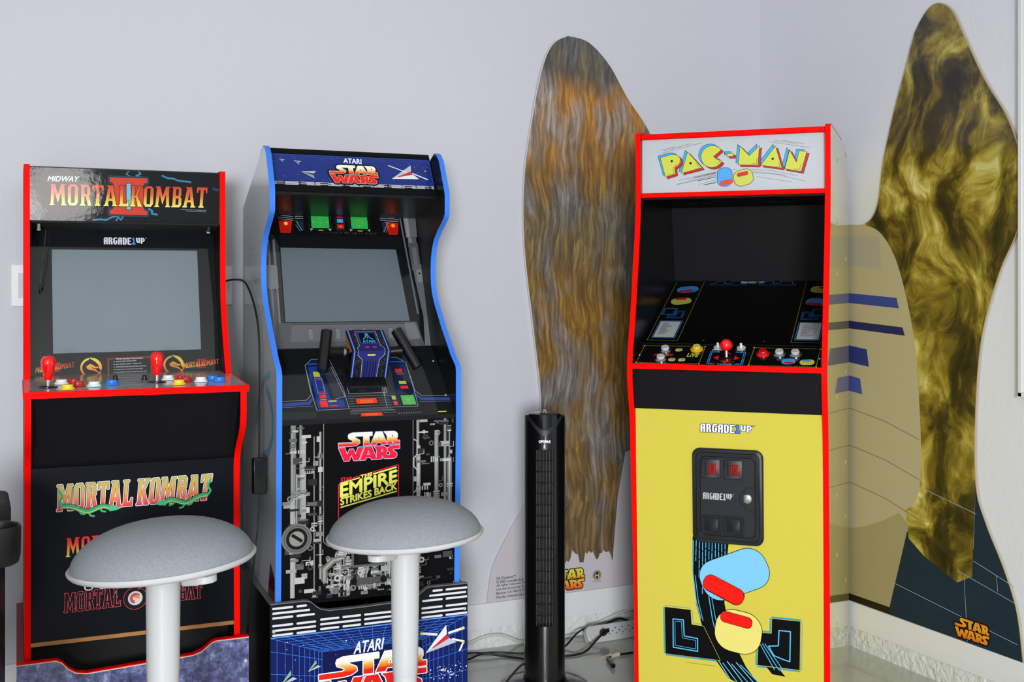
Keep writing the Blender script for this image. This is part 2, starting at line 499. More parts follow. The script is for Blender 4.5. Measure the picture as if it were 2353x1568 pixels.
# ------------------------------------------------------------------ lettering
def box_(x0, y0, x1, y1): return [(x0, y0), (x1, y0), (x1, y1), (x0, y1)]
def serif_letters():
    G = {}
    def stem(x0, x1, top=True, bot=True, e=0.07):
        p = [box_(x0, 0, x1, 1)]
        if bot: p.append([(x0-e, 0), (x1+e, 0), (x1+e, 0.05), (x1, 0.10), (x0, 0.10), (x0-e, 0.05)])
        if top: p.append([(x0-e, 1), (x1+e, 1), (x1+e, 0.95), (x1, 0.90), (x0, 0.90), (x0-e, 0.95)])
        return p
    def octo(x0, x1, y0, y1, t, c):
        return [[(x0+c, y0), (x1-c, y0), (x1, y0+c*1.2), (x1, y1-c*1.2), (x1-c, y1), (x0+c, y1), (x0, y1-c*1.2), (x0, y0+c*1.2)],
                [(x0+t, y0+0.12), (x1-t, y0+0.12), (x1-t, y1-0.12), (x0+t, y1-0.12)]]
    G['M'] = (0.92, [[(0.06, 0), (0.2, 0), (0.28, 0.62), (0.46, 0.12), (0.64, 0.62), (0.7, 0), (0.86, 0), (0.80, 1), (0.62, 1), (0.46, 0.5), (0.30, 1), (0.10, 1)],
                     box_(0.0, 0, 0.27, 0.06), box_(0.64, 0, 0.92, 0.06), box_(0.03, 0.94, 0.25, 1), box_(0.66, 0.94, 0.88, 1)])
    G['O'] = (0.62, [octo(0.03, 0.59, 0, 1, 0.18, 0.12)])
    G['R'] = (0.66, stem(0.1, 0.27) + [[[(0.2, 0.45), (0.48, 0.45), (0.6, 0.55), (0.6, 0.88), (0.48, 1), (0.2, 1)], [(0.27, 0.56), (0.43, 0.56), (0.43, 0.88), (0.27, 0.88)]],
                             [(0.34, 0.5), (0.52, 0.5), (0.66, 0.04), (0.66, 0), (0.48, 0)]])
    G['T'] = (0.62, stem(0.22, 0.40, False) + [[(0.0, 1), (0.62, 1), (0.62, 0.72), (0.56, 0.72), (0.52, 0.87), (0.10, 0.87), (0.06, 0.72), (0.0, 0.72)]])
    G['A'] = (0.74, [[[(0.04, 0), (0.2, 0), (0.26, 0.25), (0.46, 0.25), (0.52, 0), (0.70, 0), (0.48, 1), (0.22, 1)], [(0.285, 0.36), (0.43, 0.36), (0.36, 0.78)]],
                     box_(-0.02, 0, 0.26, 0.06), box_(0.46, 0, 0.76, 0.06), box_(0.14, 0.94, 0.48, 1)])
    G['L'] = (0.60, stem(0.1, 0.28) + [[(0.1, 0), (0.6, 0), (0.6, 0.30), (0.54, 0.30), (0.48, 0.13), (0.1, 0.13)]])
    G['K'] = (0.72, stem(0.1, 0.28) + [[(0.26, 0.42), (0.34, 0.58), (0.52, 1), (0.68, 1), (0.42, 0.5)], [(0.3, 0.52), (0.44, 0.56), (0.70, 0.04), (0.70, 0), (0.5, 0)],
                             box_(0.46, 0.94, 0.74, 1), box_(0.46, 0, 0.74, 0.06)])
    G['B'] = (0.64, [box_(0.02, 0, 0.16, 0.06), box_(0.02, 0.94, 0.16, 1), box_(0.08, 0, 0.26, 1)] +
              [[[(0.2, 0.46), (0.46, 0.46), (0.57, 0.56), (0.57, 0.90), (0.46, 1), (0.2, 1)], [(0.26, 0.57), (0.41, 0.57), (0.41, 0.88), (0.26, 0.88)]],
               [[(0.2, 0), (0.48, 0), (0.6, 0.1), (0.6, 0.44), (0.48, 0.54), (0.2, 0.54)], [(0.26, 0.12), (0.43, 0.12), (0.43, 0.43), (0.26, 0.43)]]])
    return G
SERIF = serif_letters()
def serif_word(s, gap=0.07, space=0.3):
    x = 0; out = []
    for ch in s:
        if ch == ' ': x += space; continue
        w, pcs = SERIF[ch]
        for pc in pcs:
            lps = pc if isinstance(pc[0][0], (tuple, list)) else [pc]
            out.append([[(px + x, py) for px, py in lp] for lp in lps])
        x += w + gap
    W = x - gap
    return [[[(px/W, py) for px, py in lp] for lp in pc] for pc in out]

def sw_rows():
    top = [
        [(0.155, 0.74), (0.165, 0.90), (0.22, 1), (0.545, 1), (0.545, 0.74), (0.27, 0.74), (0.26, 0.66), (0.34, 0.42), (0.345, 0.22), (0.29, 0.05), (0.22, 0), (0.0, 0), (0.0, 0.27), (0.21, 0.27), (0.235, 0.34), (0.225, 0.44), (0.165, 0.58)],
        box_(0.405, 0, 0.495, 0.9),
        [[(0.52, 0), (0.61, 0), (0.625, 0.17), (0.685, 0.17), (0.70, 0), (0.79, 0), (0.71, 1), (0.605, 1)], [(0.637, 0.38), (0.675, 0.38), (0.656, 0.74)]],
        [[(0.795, 0), (0.88, 0), (0.88, 0.30), (0.905, 0.06), (0.93, 0.0), (1.0, 0), (1.0, 0.27), (0.965, 0.27), (0.945, 0.40), (0.965, 0.55), (0.962, 0.82), (0.93, 0.96), (0.89, 1), (0.74, 1), (0.78, 0.78), (0.795, 0.6)], [(0.87, 0.54), (0.895, 0.54), (0.9, 0.74), (0.87, 0.74)]],
    ]
    bot = [
        [(0.0, 1), (0.10, 1), (0.14, 0.46), (0.175, 0.88), (0.24, 0.88), (0.275, 0.46), (0.315, 1), (0.405, 1), (0.325, 0), (0.245, 0), (0.208, 0.46), (0.17, 0), (0.09, 0)],
        [[(0.345, 0), (0.435, 0), (0.45, 0.17), (0.52, 0.17), (0.535, 0), (0.625, 0), (0.54, 1), (0.43, 1)], [(0.463, 0.38), (0.505, 0.38), (0.484, 0.74)]],
        [[(0.62, 0), (0.705, 0), (0.705, 0.30), (0.735, 0.06), (0.77, 0.0), (0.90, 0), (0.94, 0.05), (0.955, 0.22), (0.95, 0.42), (0.89, 0.60), (0.89, 0.70), (0.91, 0.73), (1.0, 0.73), (1.0, 1), (0.88, 1), (0.83, 0.94), (0.80, 0.82), (0.795, 0.62), (0.845, 0.40), (0.835, 0.27), (0.80, 0.27), (0.775, 0.40), (0.79, 0.55), (0.787, 0.82), (0.755, 0.96), (0.715, 1), (0.575, 1), (0.61, 0.8), (0.62, 0.6)], [(0.695, 0.54), (0.72, 0.54), (0.725, 0.74), (0.695, 0.74)]],
    ]
    return top, bot
SW_TOP, SW_BOT = sw_rows()

PIX = {
 'A': ['01111', '11011', '11011', '11111', '11011', '11011', '11011'],
 'R': ['11110', '11011', '11011', '11110', '11011', '11011', '11011'],
 'C': ['01111', '11000', '11000', '11011', '11011', '11011', '01110'],
 'D': ['11110', '11011', '11011', '11011', '11011', '11011', '11110'],
 'E': ['11111', '11000', '11000', '11110', '11000', '11000', '11111'],
 '1': ['0110', '1110', '0110', '0110', '0110', '1111', '1111'],
 'u': ['11011', '11011', '11011', '11011', '01111', '00000', '00000'],
 'p': ['11110', '11011', '11011', '11110', '11000', '11000', '00000'],
 '-': ['0000', '0000', '0000', '1111', '0000', '0000', '0000'],
}
def pixel_word(cv, TL, TR, BL, BR, white, blue, L, outline=None, ow=0.0, shear=0.0):
    x = 0; cells = []
    for ch in 'ARCADE1up':
        rows = PIX[ch]; w = len(rows[0])
        for j, row in enumerate(rows):
            i = 0
            while i < w:
                if row[i] == '1':
                    k = i
                    while k < w and row[k] == '1': k += 1
                    cells.append((x+i, 6-j, x+k, 7-j, blue if ch == '1' else white)); i = k
                else: i += 1
        x += w + 1
    W = x - 1 + 3
    cells += [(W-2.2, 6.6, W-0.2, 7.0, white)]
    for a, b, c, d, col in cells:
        q = [quadmap(u/W + shear*v/7, v/7, TL, TR, BL, BR) for u, v in ((a, b), (c, b), (c, d), (a, d))]
        if outline: cv.stroke(q, 2*ow, outline, L-1, True)
        cv.poly(q, col, L)

def star_wars(cv, TL, TR, BL, BR, stops, L, line='#ffffff', lw=0.0, halo=None, hw=0.0, gap=0.04):
    """two-row block logo; stops = colours from bottom row base to top row top as (y 0..1, colour)"""
    f = lambda x, y: quadmap(x, y, TL, TR, BL, BR)
    h = 0.5 - gap/2
    t = (f(0, 1), f(1, 1), f(0, 1-h), f(1, 1-h)); b = (f(0, h), f(1, h), f(0, 0), f(1, 0))
    def gr(): return [(f(0.5, y)[1], c) for y, c in stops]
    for rows, q in ((SW_TOP, t), (SW_BOT, b)):
        cv.glyphs(rows, *q, col='#ffffff', L=L, grad=gr(), outline=line if lw else None, ow=lw, outline2=halo, ow2=hw)

def dart_ship(cv, x, y, s, ang, L, body='#e4e6ea', mark='#c23a3a', flip=1):
    """plain little paper-dart craft"""
    c, n = cos(ang), sin(ang)
    def R(px, py): py *= flip; return (x + s*(px*c - py*n), y + s*(px*n + py*c))
    cv.poly([R(-1, 0), (R(0.5, 0.5)), R(0.25, 0.0)], body, L)
    cv.poly([R(-1, 0), (R(0.5, -0.5)), R(0.25, 0.0)], '#b9bdc8', L)
    cv.poly([R(-0.6, 0.02), R(0.3, 0.12), R(0.3, -0.12), R(-0.6, -0.02)], mark, L+1)

def greebles(cv, u0, v0, u1, v1, n, seed, L=1):
    """printed black panel filled with grey pipework"""
    rnd = random.Random(seed); sh = ['#424344', '#5e5f60', '#7d7e7e', '#9c9c9a', '#b6b6b2', '#2a2b2c']
    W = u1-u0; H = v1-v0
    for i in range(max(2, int(W/0.011))):
        x = u0 + rnd.random()*W*0.92; w = rnd.uniform(0.004, 0.012); a = v0 + rnd.random()*H*0.45; b = min(v1, a + rnd.uniform(0.3, 1.0)*H)
        x2 = min(x+w, u1)
        cv.rect(x, a, x2, b, rnd.choice(sh[:4]), L); cv.rect(x + (x2-x)*0.3, a, x + (x2-x)*0.55, b, rnd.choice(sh[3:5]), L+1)
        for k in range(rnd.randint(1, 3)):
            y = rnd.uniform(a, b); e = rnd.uniform(0.002, 0.006)
            for q in range(rnd.randint(1, 4)):
                yy = y + q*0.006
                if yy+0.004 < v1: cv.rect(max(u0, x-e), yy, min(u1, x2+e), yy+0.0035, rnd.choice(sh[1:5]), L+2)
    for i in range(n):
        x = u0 + rnd.random()*W; y = v0 + rnd.random()*H; w = rnd.uniform(0.004, 0.028); h = rnd.uniform(0.002, 0.016)
        x1 = min(x+w, u1); y1 = min(y+h, v1)
        c = rnd.choice(sh)
        k = rnd.random()
        if k < 0.55: cv.rect(x, y, x1, y1, c, L+2 + (i % 3)*0.3)
        elif k < 0.75:
            cv.stroke([(x, y), (x1, y), (x1, y1)], 0.0014, c, L+3 + (i % 3)*0.3)
        elif k < 0.9 and x1-x > 0.012:
            for q in range(4):
                xx = x + (x1-x)*q/4
                cv.rect(xx, y, xx+(x1-x)*0.13, y1, sh[4], L+3 + (i % 3)*0.3)
        elif x1 - 0.012 > u0 and x+0.012 < u1 and y+0.012 < v1 and y-0.012 > v0:
            r = rnd.uniform(0.004, 0.009)
            cv.ring(x, y, r*0.5, r, c, L+3 + (i % 3)*0.3, 14)

# ================================================================== THE ROOM
RX0, RY0, RZ = -6.5, -7.0, 2.75
m = MB(); m.box(RX0, 0.12, RY0, 0.12, -0.1, 0.0, 'floor_coat'); struct(m, 'floor')
m = MB(); m.box(RX0, 0.12, RY0, 0.12, RZ, RZ+0.1, 'ceiling_paint'); struct(m, 'ceiling')
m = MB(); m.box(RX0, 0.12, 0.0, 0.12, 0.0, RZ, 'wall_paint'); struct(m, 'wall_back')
m = MB(); m.box(0.0, 0.12, RY0, 0.0, 0.0, RZ, 'wall_paint_brightened'); struct(m, 'wall_right')
m = MB(); m.box(RX0-0.12, RX0, RY0, 0.12, 0.0, RZ, 'wall_paint_white'); struct(m, 'wall_left')
m = MB(); m.box(RX0, 0.12, RY0-0.12, RY0, 0.0, RZ, 'wall_paint_white'); struct(m, 'wall_front')
BB = [(0, 0.066), (0.013, 0.066), (0.013, 0.118), (0.0115, 0.121), (0.0115, 0.140), (0.010, 0.146), (0, 0.146)]
m = MB(); m.prism([(-d, z) for d, z in BB], RX0, -0.0005, 'x', 'trim_paint'); struct(m, 'baseboard_back')
m = MB(); m.prism([(-d, z) for d, z in BB], RY0, -0.0135, 'y', 'trim_paint'); struct(m, 'baseboard_right')
def rough_strip(n, along):
    rnd = random.Random(5); mm = MB(); st = 0.02; N = int(3.2/st); pts = []; rows = [(0.0, 0.0), (0.004, 0.012), (0.006, 0.022), (0.005, 0.05), (0.003, 0.066)]
    for i in range(N+1):
        for d, z in rows:
            j = rnd.uniform(-0.002, 0.004)
            p = -(d + 0.001 + max(0, j)); s_ = -i*st - 0.0005
            if z == 0.0: p -= 0.004
            pts.append((s_, p, z) if along == 'x' else (p, s_ - 0.006, z))
    K = len(rows); F = []
    for i in range(N):
        for k in range(K-1):
            a = i*K+k; F.append((a, a+1, a+K+1, a+K))
    mm.add(pts, F, 'plaster', None, True); return struct(mm, n)
rough_strip('trim_1', 'x'); rough_strip('trim_2', 'y')

# ================================================================== FIGHTING-GAME CABINET (far left, red edges)
def cab_root(name, label, x0, yaw, bx, bd, bz, group=None):
    y = radians(yaw); p = (x0 + cos(y)*bx + sin(y)*bd, sin(y)*bx - cos(y)*bd, bz)
    t = thing(name, label, 'arcade machine', p, y, group)
    return t, Vector((bx, -bd, bz))
PT = 0.0135
def side_panels(prof_front, back_d, zb, zt_back, W, root, base, m_out, m_trim, trim_t=0.0016):
    """two shaped side panels with an edge strip; prof_front = (d,z) from top to bottom"""
    full = [(-back_d, zb), (-back_d, zt_back)] + [(-d, z) for d, z in prof_front]
    for x0 in (0.0, W-PT):
        mm = MB(base); mm.prism(full, x0, x0+PT, 'x', m_out)
        sp = mm.build('side_panel', root)
        mm = MB(base); mm.ribbon([(-back_d, zt_back)] + [(-d, z) for d, z in prof_front], x0-0.0003, x0+PT+0.0003, -trim_t, m_trim)
        mm.build('edge_trim', sp)

MW = 0.483
mk, B = cab_root('arcade_cabinet', 'red-edged arcade machine with a dark fighting-game marquee, leftmost of the three', -2.4582, -1.88, MW/2, 0.30, 0.225)
prof = [(0.343, 1.464), (0.345, 1.33), (0.346, 1.22), (0.351, 1.14), (0.363, 1.10), (0.377, 1.06), (0.405, 1.0), (0.432, 0.948), (0.433, 0.936),
        (0.643, 0.922), (0.643, 0.866), (0.635, 0.837), (0.615, 0.812), (0.596, 0.797), (0.57, 0.772), (0.553, 0.747), (0.547, 0.70), (0.546, 0.664), (0.552, 0.50), (0.556, 0.226)]
side_panels(prof, 0.03, 0.226, 1.464, MW, mk, B, 'black_laminate', 'red_trim')
a, b = PT+0.0004, MW-PT-0.0004
m = MB(B); m.box(a, b, -0.045, -0.03, 0.23, 1.45, 'black_laminate'); m.build('back_panel', mk)
m = MB(B); m.box(a, b, -0.330, -0.045, 1.4595, 1.4625, 'black_satin'); m.build('top_panel', mk)
# marquee
m = MB(B); m.box(a, b, -0.334, -0.318, 1.329, 1.4594, 'print_gloss', '#0d0f14')
c = face_canvas(m, 0.334, 'print_gloss')
def bolt(pts, w, L=1, col='#3f8fb4'):
    c.stroke(pts, w*2.4, '#173a55', L); c.stroke(pts, w, col, L+0.5)
bolt([(0.2677, 1.4584), (0.274, 1.452), (0.262, 1.447), (0.272, 1.444)], 0.0022)
bolt([(0.245, 1.458), (0.238, 1.450), (0.251, 1.444)], 0.0016)
bolt([(0.325, 1.450), (0.34, 1.4433), (0.352, 1.4435), (0.366, 1.438), (0.381, 1.437), (0.3981, 1.4354)], 0.0028)
bolt([(0.452, 1.421), (0.462, 1.417), (0.469, 1.418)], 0.0028)
bolt([(0.1601, 1.3325), (0.178, 1.3345), (0.19, 1.333), (0.205, 1.341), (0.2265, 1.345)], 0.003)
bolt([(0.214, 1.331), (0.219, 1.340), (0.226, 1.334), (0.232, 1.345)], 0.0022)
bolt([(0.292, 1.365), (0.302, 1.358), (0.300, 1.352), (0.315, 1.349)], 0.0032)
for x in (0.0325, 0.05, 0.027): c.circ(x, 1.4585 - x*0.03, 0.0008, '#9db7e0', 1, 8)
II = lambda z0, z1, x0, x1: [[(x0, z1), (x1, z1), (x1, z1-0.0125), (x1-0.006, z1-0.0125), (x1-0.010, z1-0.020), (x1-0.0105, z0+0.020), (x1-0.006, z0+0.0115), (x1, z0+0.0115), (x1, z0), (x0, z0), (x0, z0+0.0115), (x0+0.006, z0+0.0115), (x0+0.0105, z0+0.020), (x0+0.010, z1-0.020), (x0+0.006, z1-0.0125), (x0, z1-0.0125)]]
c.stroke(II(1.3475, 1.441, 0.1987, 0.2897)[0], 0.009, '#1c4258', 2, True)
for lp in II(1.3475, 1.441, 0.1987, 0.2897): c.stroke(lp, 0.0028, '#20090a', 3, True); c.poly(lp, '#c4402c', 4)
c.rect(0.2375, 1.3597, 0.2512, 1.4275, '#141318', 5); c.rect(0.2390, 1.361, 0.2497, 1.4262, '#6fb6cf', 5.4)
MKW = serif_word('MORTALKOMBAT', 0.055)
TLq, TRq, BLq, BRq = (0.0584, 1.4195), (0.4393, 1.4227), (0.0584, 1.367), (0.4354, 1.3701)
c.glyphs(MKW, TLq, TRq, BLq, BRq, '#d0502c', 8, [(1.368, '#e6e07a'), (1.383, '#e0b23e'), (1.398, '#d86a33'), (1.421, '#c23f2c')], '#1a0d0c', 0.0011)
c.text('MIDWAY', (0.0575, 1.4383), (0.1273, 1.4401), (0.0537, 1.4251), None, '#f0f0f4', 6, 0.0, bold=0.00025)
c.text('"MORTAL KOMBAT" COPYRIGHT 1993', (0.3721, 1.3650), (0.4354, 1.3640), (0.3721, 1.3630), None, '#c8c8cc', 6)
c.text('Midway Manufacturing Company', (0.385, 1.3615), (0.4354, 1.3605), (0.385, 1.3592), None, '#c8c8cc', 6)
m.build('marquee', mk, 'glossy dark marquee with big red numeral and fiery serif lettering')
m = MB(B); m.slab((0.236, 1.3150), (0.333, 1.3285), a, b, -0.004, 'dark_hole'); m.build('marquee_underside', mk)
for x in (0.0345, 0.446):
    m = MB(B); m.box(x-0.004, x+0.004, -0.312, -0.298, 1.308, 1.327, 'black_plastic'); m.cyl((x-0.0042, -0.305, 1.309), (x+0.0042, -0.305, 1.309), 0.004, 'white_cable', 12); m.build('clip', mk, bevel=0.001)
# bezel + screen
A1, B1 = (0.2365, 1.3144), (0.3515, 0.9306)
m = MB(B); m.slab(A1, (0.3560, 0.9156), a, b, 0.010, 'print_plexi', '#16181b')
c = slope_canvas(m, A1, B1, 'print_plexi')
pixel_word(c, (0.1907, 0.0225), (0.2976, 0.0225), (0.1907, 0.0415), (0.2976, 0.0415), '#dfe3ee', '#4f8ae0', 3, '#20242c', 0.0006)
for TL, TR, BL, BR in (((0.0262, 0.3620), (0.1160, 0.3505), (0.0253, 0.3766), (0.1154, 0.3640)), ((0.3780, 0.3610), (0.4672, 0.3520), (0.3773, 0.3753), (0.4662, 0.3650))):
    mx = (TL[0]+TR[0])/2; my = (TL[1]+BR[1])/2
    for lp in [[(mx-0.0115, my-0.0115), (mx+0.0115, my-0.0125), (mx+0.0115, my-0.0095), (mx+0.0085, my-0.0092), (mx+0.0085, my+0.0085), (mx+0.0115, my+0.0085), (mx+0.0115, my+0.0115), (mx-0.0115, my+0.0125), (mx-0.0115, my+0.0095), (mx-0.0085, my+0.0093), (mx-0.0085, my-0.0085), (mx-0.0115, my-0.0085)]]:
        c.poly(lp, '#9c1624', 2)
    c.rect(mx-0.0025, my-0.0085, mx+0.0025, my+0.0085, '#16181b', 3)
    c.glyphs(MKW, TL, TR, BL, BR, '#d05a34', 6, [(TR[1], '#b4202a'), ((TL[1]+BR[1])/2, '#cf6a2e'), (BL[1]-0.002, '#e0c84a')])
def emblem(u, v, r, L=3, col=None):
    g = [(v-r, '#d6cf4c'), (v-0.2*r, '#dca23e'), (v+0.45*r, '#d86a2e'), (v+r, '#c02432')]
    c.ring(u, v, r*0.93, r, '#d6cf4c', L, 36, -1.9, 0.2, g)
    c.ring(u, v, r*0.80, r, '#c02432', L, 40, 1.75, 4.5, g)
    c.poly([(u-0.15*r, v-0.95*r), (u+0.5*r, v-0.83*r), (u+0.86*r, v-0.45*r), (u+0.98*r, v+0.1*r), (u+0.90*r, v+0.35*r), (u+0.72*r, v+0.05*r), (u+0.68*r, v-0.25*r), (u+0.35*r, v-0.62*r)], '#fff', L+0.5, g)
    c.poly([(u-0.45*r, v-0.1*r), (u-0.1*r, v-0.38*r), (u+0.15*r, v-0.28*r), (u+0.45*r, v-0.05*r), (u+0.62*r, v-0.1*r), (u+0.66*r, v+0.05*r), (u+0.35*r, v+0.1*r), (u+0.12*r, v-0.02*r), (u-0.05*r, v-0.12*r), (u+0.2*r, v+0.12*r), (u+0.42*r, v+0.18*r), (u+0.72*r, v+0.5*r), (u+0.95*r, v+0.35*r), (u+0.80*r, v+0.85*r), (u+0.55*r, v+0.45*r), (u+0.25*r, v+0.3*r), (u-0.3*r, v+0.18*r)], '#fff', L+1, g)
    c.poly([(u-0.62*r, v+0.72*r), (u-0.2*r, v+0.80*r), (u-0.05*r, v+0.98*r), (u-0.5*r, v+0.95*r)], '#c02432', L+1)
emblem(0.1545, 0.3664, 0.0255); emblem(0.3535, 0.3650, 0.0255)
c.stroke([(0.1938, 0.3431), (0.3001, 0.3405), (0.3001, 0.3945), (0.1938, 0.3965)], 0.0011, '#a02030', 2, True)
c.stroke([(0.1962, 0.3458), (0.2977, 0.3432), (0.2977, 0.3918), (0.1962, 0.3938)], 0.0006, '#a08a30', 2, True)
c.text('Mortal Kombat II Instructions', (0.2140, 0.3436), (0.2790, 0.3424), (0.2140, 0.3476), None, '#e8e8ec', 4)
for k, (s_, x1) in enumerate((('PRESS PLAYER START BUTTON', 0.262), ('IN 2 PLAYER GAME - LOSER PAYS', 0.275), ('PRESS PUNCH AND KICK BUTTONS TO ATTACK', 0.286), ('USE JOYSTICK TO MOVE JUMP AND DUCK', 0.278), ('FIND SECRET MOVES BY USING JOYSTICK AND', 0.287), ('BUTTON COMBINATIONS', 0.252))):
    v = 0.3512 + 0.0070*k - (0.002 if k == 5 else 0)
    if k < 5: c.rect(0.2075, v+0.0008, 0.2118, v+0.0016, '#d8d8dc', 4)
    c.text(s_, (0.2140, v), (x1, v-0.0012), (0.2140, v+0.0028), None, '#d8d8dc', 4)
bz = m.build('bezel', mk, 'dark plexiglass bezel with printed emblems and instructions')
m = MB(B); c = slope_canvas(m, A1, B1, 'lcd_reflection')
m.add([c.pt(u, v, 2.2) for u, v in ((0.0658, 0.0572), (0.4244, 0.0560), (0.4235, 0.3255), (0.0670, 0.3283))], [(0, 1, 2, 3)], 'lcd_reflection'); m.build('screen', mk, 'switched-off screen with the room reflection painted in as grey')
for pts in ([(0.0513, -0.298, 1.3098), (0.047, -0.300, 1.26), (0.041, -0.300, 1.20), (0.0375, -0.300, 1.165)], [(0.0599, -0.297, 1.3099), (0.057, -0.300, 1.26), (0.049, -0.300, 1.205), (0.0437, -0.300, 1.172)]):
    m = MB(B); m.tube(pts, 0.0006, 'black_rubber', 6); e = pts[-1]
    m.lathe([(0.0005, 0.012), (0.0022, 0.006), (0.0026, 0.0), (0.0005, -0.006)], (e[0], e[1], e[2]-0.004), 10, 'black_rubber'); m.build('reflected_cord', mk)  # solid thin cords stand in for blind cords mirrored in the bezel
# control deck
D1, D2 = (0.434, 0.9450), (0.659, 0.9330)
m = MB(B); m.slab((0.360, 0.9487), D1, a, b, 0.0115, 'deck_metal'); m.slab(D1, D2, -0.002, MW+0.002, 0.0115, 'deck_metal')
c = slope_canvas(m, D1, D2, 'print_satin')
c.stroke([(0.162, 0.152), (0.225, 0.140), (0.292, 0.132)], 0.0016, '#d4d4d6', 2)
c.text('ALTERNATING CURRENT', (0.214, 0.108), (0.250, 0.106), (0.214, 0.113), None, '#d4d4d6', 2)
for x in (0.012, 0.470):
    for v in (0.03, 0.20): c.circ(x, v, 0.003, '#2a2a2c', 2, 12)
dk = m.build('control_deck', mk, 'grey metal control deck')
m = MB(B)
m.slab((0.6592, 0.9345), (0.6592, 0.9195), -0.0035, MW+0.0035, 0.0035, 'red_trim')
for x in (-0.0035, MW+0.0015):
    m.prism([(-0.434, 0.9460), (-0.659, 0.9345), (-0.659, 0.9195), (-0.434, 0.9310)], x, x+0.002, 'x', 'red_trim')
m.build('edge_trim', dk)
DA, DB = D1, D2
def deck(x, d):   # point on the deck top for depth d
    t = (d-D1[0])/(D2[0]-D1[0]); return Vector((x, -d, D1[1] + (D2[1]-D1[1])*t))
def push_button(x, d, mt, label=None):
    p = deck(x, d); mm = MB(B)
    mm.lathe([(0.0001, 0.0), (0.0158, 0.0), (0.0162, 0.0015), (0.0145, 0.0045), (0.0125, 0.0055)], p, 24, mt)
    mm.lathe([(0.0122, 0.004), (0.0122, 0.0095), (0.0112, 0.0112), (0.004, 0.0104), (0.0001, 0.0102)], p, 24, mt)
    return mm.build('push_button', mk, label)
for x, d, mt in ((0.0795, 0.530, 'btn_white'), (0.0893, 0.622, 'btn_yellow'), (0.1135, 0.575, 'btn_red'), (0.1476, 0.585, 'btn_white'), (0.1880, 0.566, 'btn_blue'),
                 (0.3199, 0.512, 'btn_white'), (0.3340, 0.602, 'btn_yellow'), (0.3546, 0.555, 'btn_red'), (0.3895, 0.563, 'btn_white'), (0.4205, 0.541, 'btn_blue'), (0.4318, 0.572, 'btn_blue'),
                 (0.106, 0.527, 'btn_red') , (0.3480, 0.520, 'btn_red')):
    push_button(x, d, mt, mt.split('_')[1] + ' push button')
for x, d in ((0.2015, 0.4807), (0.2670, 0.4925)):
    p = deck(x, d); m = MB(B); m.lathe([(0.0001, 0), (0.0075, 0), (0.0075, 0.002), (0.005, 0.003), (0.005, 0.009), (0.004, 0.0105), (0.0001, 0.011)], p, 16, 'black_plastic'); m.build('start_button', mk)
def bat_stick(x, d):
    p = deck(x, d); mm = MB(B)
    mm.lathe([(0.0001, 0), (0.0215, 0), (0.0215, 0.0012), (0.019, 0.0025), (0.0001, 0.0028)], p, 28, 'black_plastic'); dust = mm.build('joystick', mk, 'red bat-top joystick')
    mm = MB(B); mm.cyl(p + Vector((0, 0, 0.002)), p + Vector((0, 0, 0.02)), 0.0045, 'chrome', 14); mm.build('shaft', dust)
    mm = MB(B); mm.lathe([(0.0001, 0.0165), (0.0085, 0.0165), (0.0098, 0.019), (0.0128, 0.036), (0.0158, 0.050), (0.0163, 0.057), (0.0148, 0.064), (0.0105, 0.0695), (0.005, 0.0718), (0.0001, 0.0722)], p, 28, 'stick_red'); mm.build('bat_top', dust)
bat_stick(0.050, 0.5725); bat_stick(0.2904, 0.5458)
# lower front
m = MB(B); m.slab((0.628, 0.921), (0.542, 0.7500), a, b, 0.010, 'black_laminate'); m.build('upper_front_panel', mk)
m = MB(B); m.box(a, b, -0.551, -0.538, 0.352, 0.7500, 'print_satin', '#0f1118')
c = face_canvas(m, 0.551, 'print_satin')
def title(TL, TR, BL, BR, word, stops, line, lw, L=5, halo=None, hw=0):
    c.glyphs(serif_word(word, 0.05, 0.2), TL, TR, BL, BR, '#fff', L, stops, line, lw, halo, hw)
title((0.0692, 0.7095), (0.4183, 0.7125), (0.0692, 0.6500), (0.409, 0.6515), 'MORTAL KOMBAT', [(0.65, '#ee3b48'), (0.664, '#f0644c'), (0.684, '#e0a656'), (0.712, '#bdb45c')], '#24263a', 0.0007, 6, '#eef0f6', 0.0022)
def serpent(x0, x1, z, flip):
    P = []; n = 26
    for i in range(n+1):
        t = i/n; P.append((x0 + (x1-x0)*t, z + 0.0065*sin(t*9.5)*(0.5+0.5*t) + 0.006*(1-t)**3*2))
    c.stroke(P, 0.0125, '#173c2c', 9, taper=False)
    c.stroke(P, 0.0098, '#3fae78', 10); c.stroke([(p[0], p[1]-0.0026) for p in P], 0.0024, '#c9c86a', 10.5)
    e = P[-1]; s_ = 1 if x1 > x0 else -1
    c.poly([(e[0]-0.004*s_, e[1]+0.008), (e[0]+0.012*s_, e[1]+0.006), (e[0]+0.021*s_, e[1]-0.001), (e[0]+0.010*s_, e[1]-0.005), (e[0]-0.004*s_, e[1]-0.006)], '#4cbc86', 11)
    c.stroke([(e[0]+0.02*s_, e[1]), (e[0]+0.028*s_, e[1]+0.001)], 0.0016, '#d02a4a', 11)
    c.stroke([(P[0][0], P[0][1]), (x0-0.006*s_, z+0.022), (x0+0.001*s_, z+0.034), (x0-0.007*s_, z+0.05)], 0.0052, '#3fae78', 10)
    for t in (0.35, 0.55, 0.8):
        q = P[int(t*n)]
        c.stroke([(q[0], q[1]-0.003), (q[0]+0.004*s_, q[1]-0.010), (q[0]+0.013*s_, q[1]-0.012)], 0.0042, '#46b680', 10.2)
serpent(0.0800, 0.1870, 0.6480, False); serpent(0.4080, 0.3060, 0.6520, True)
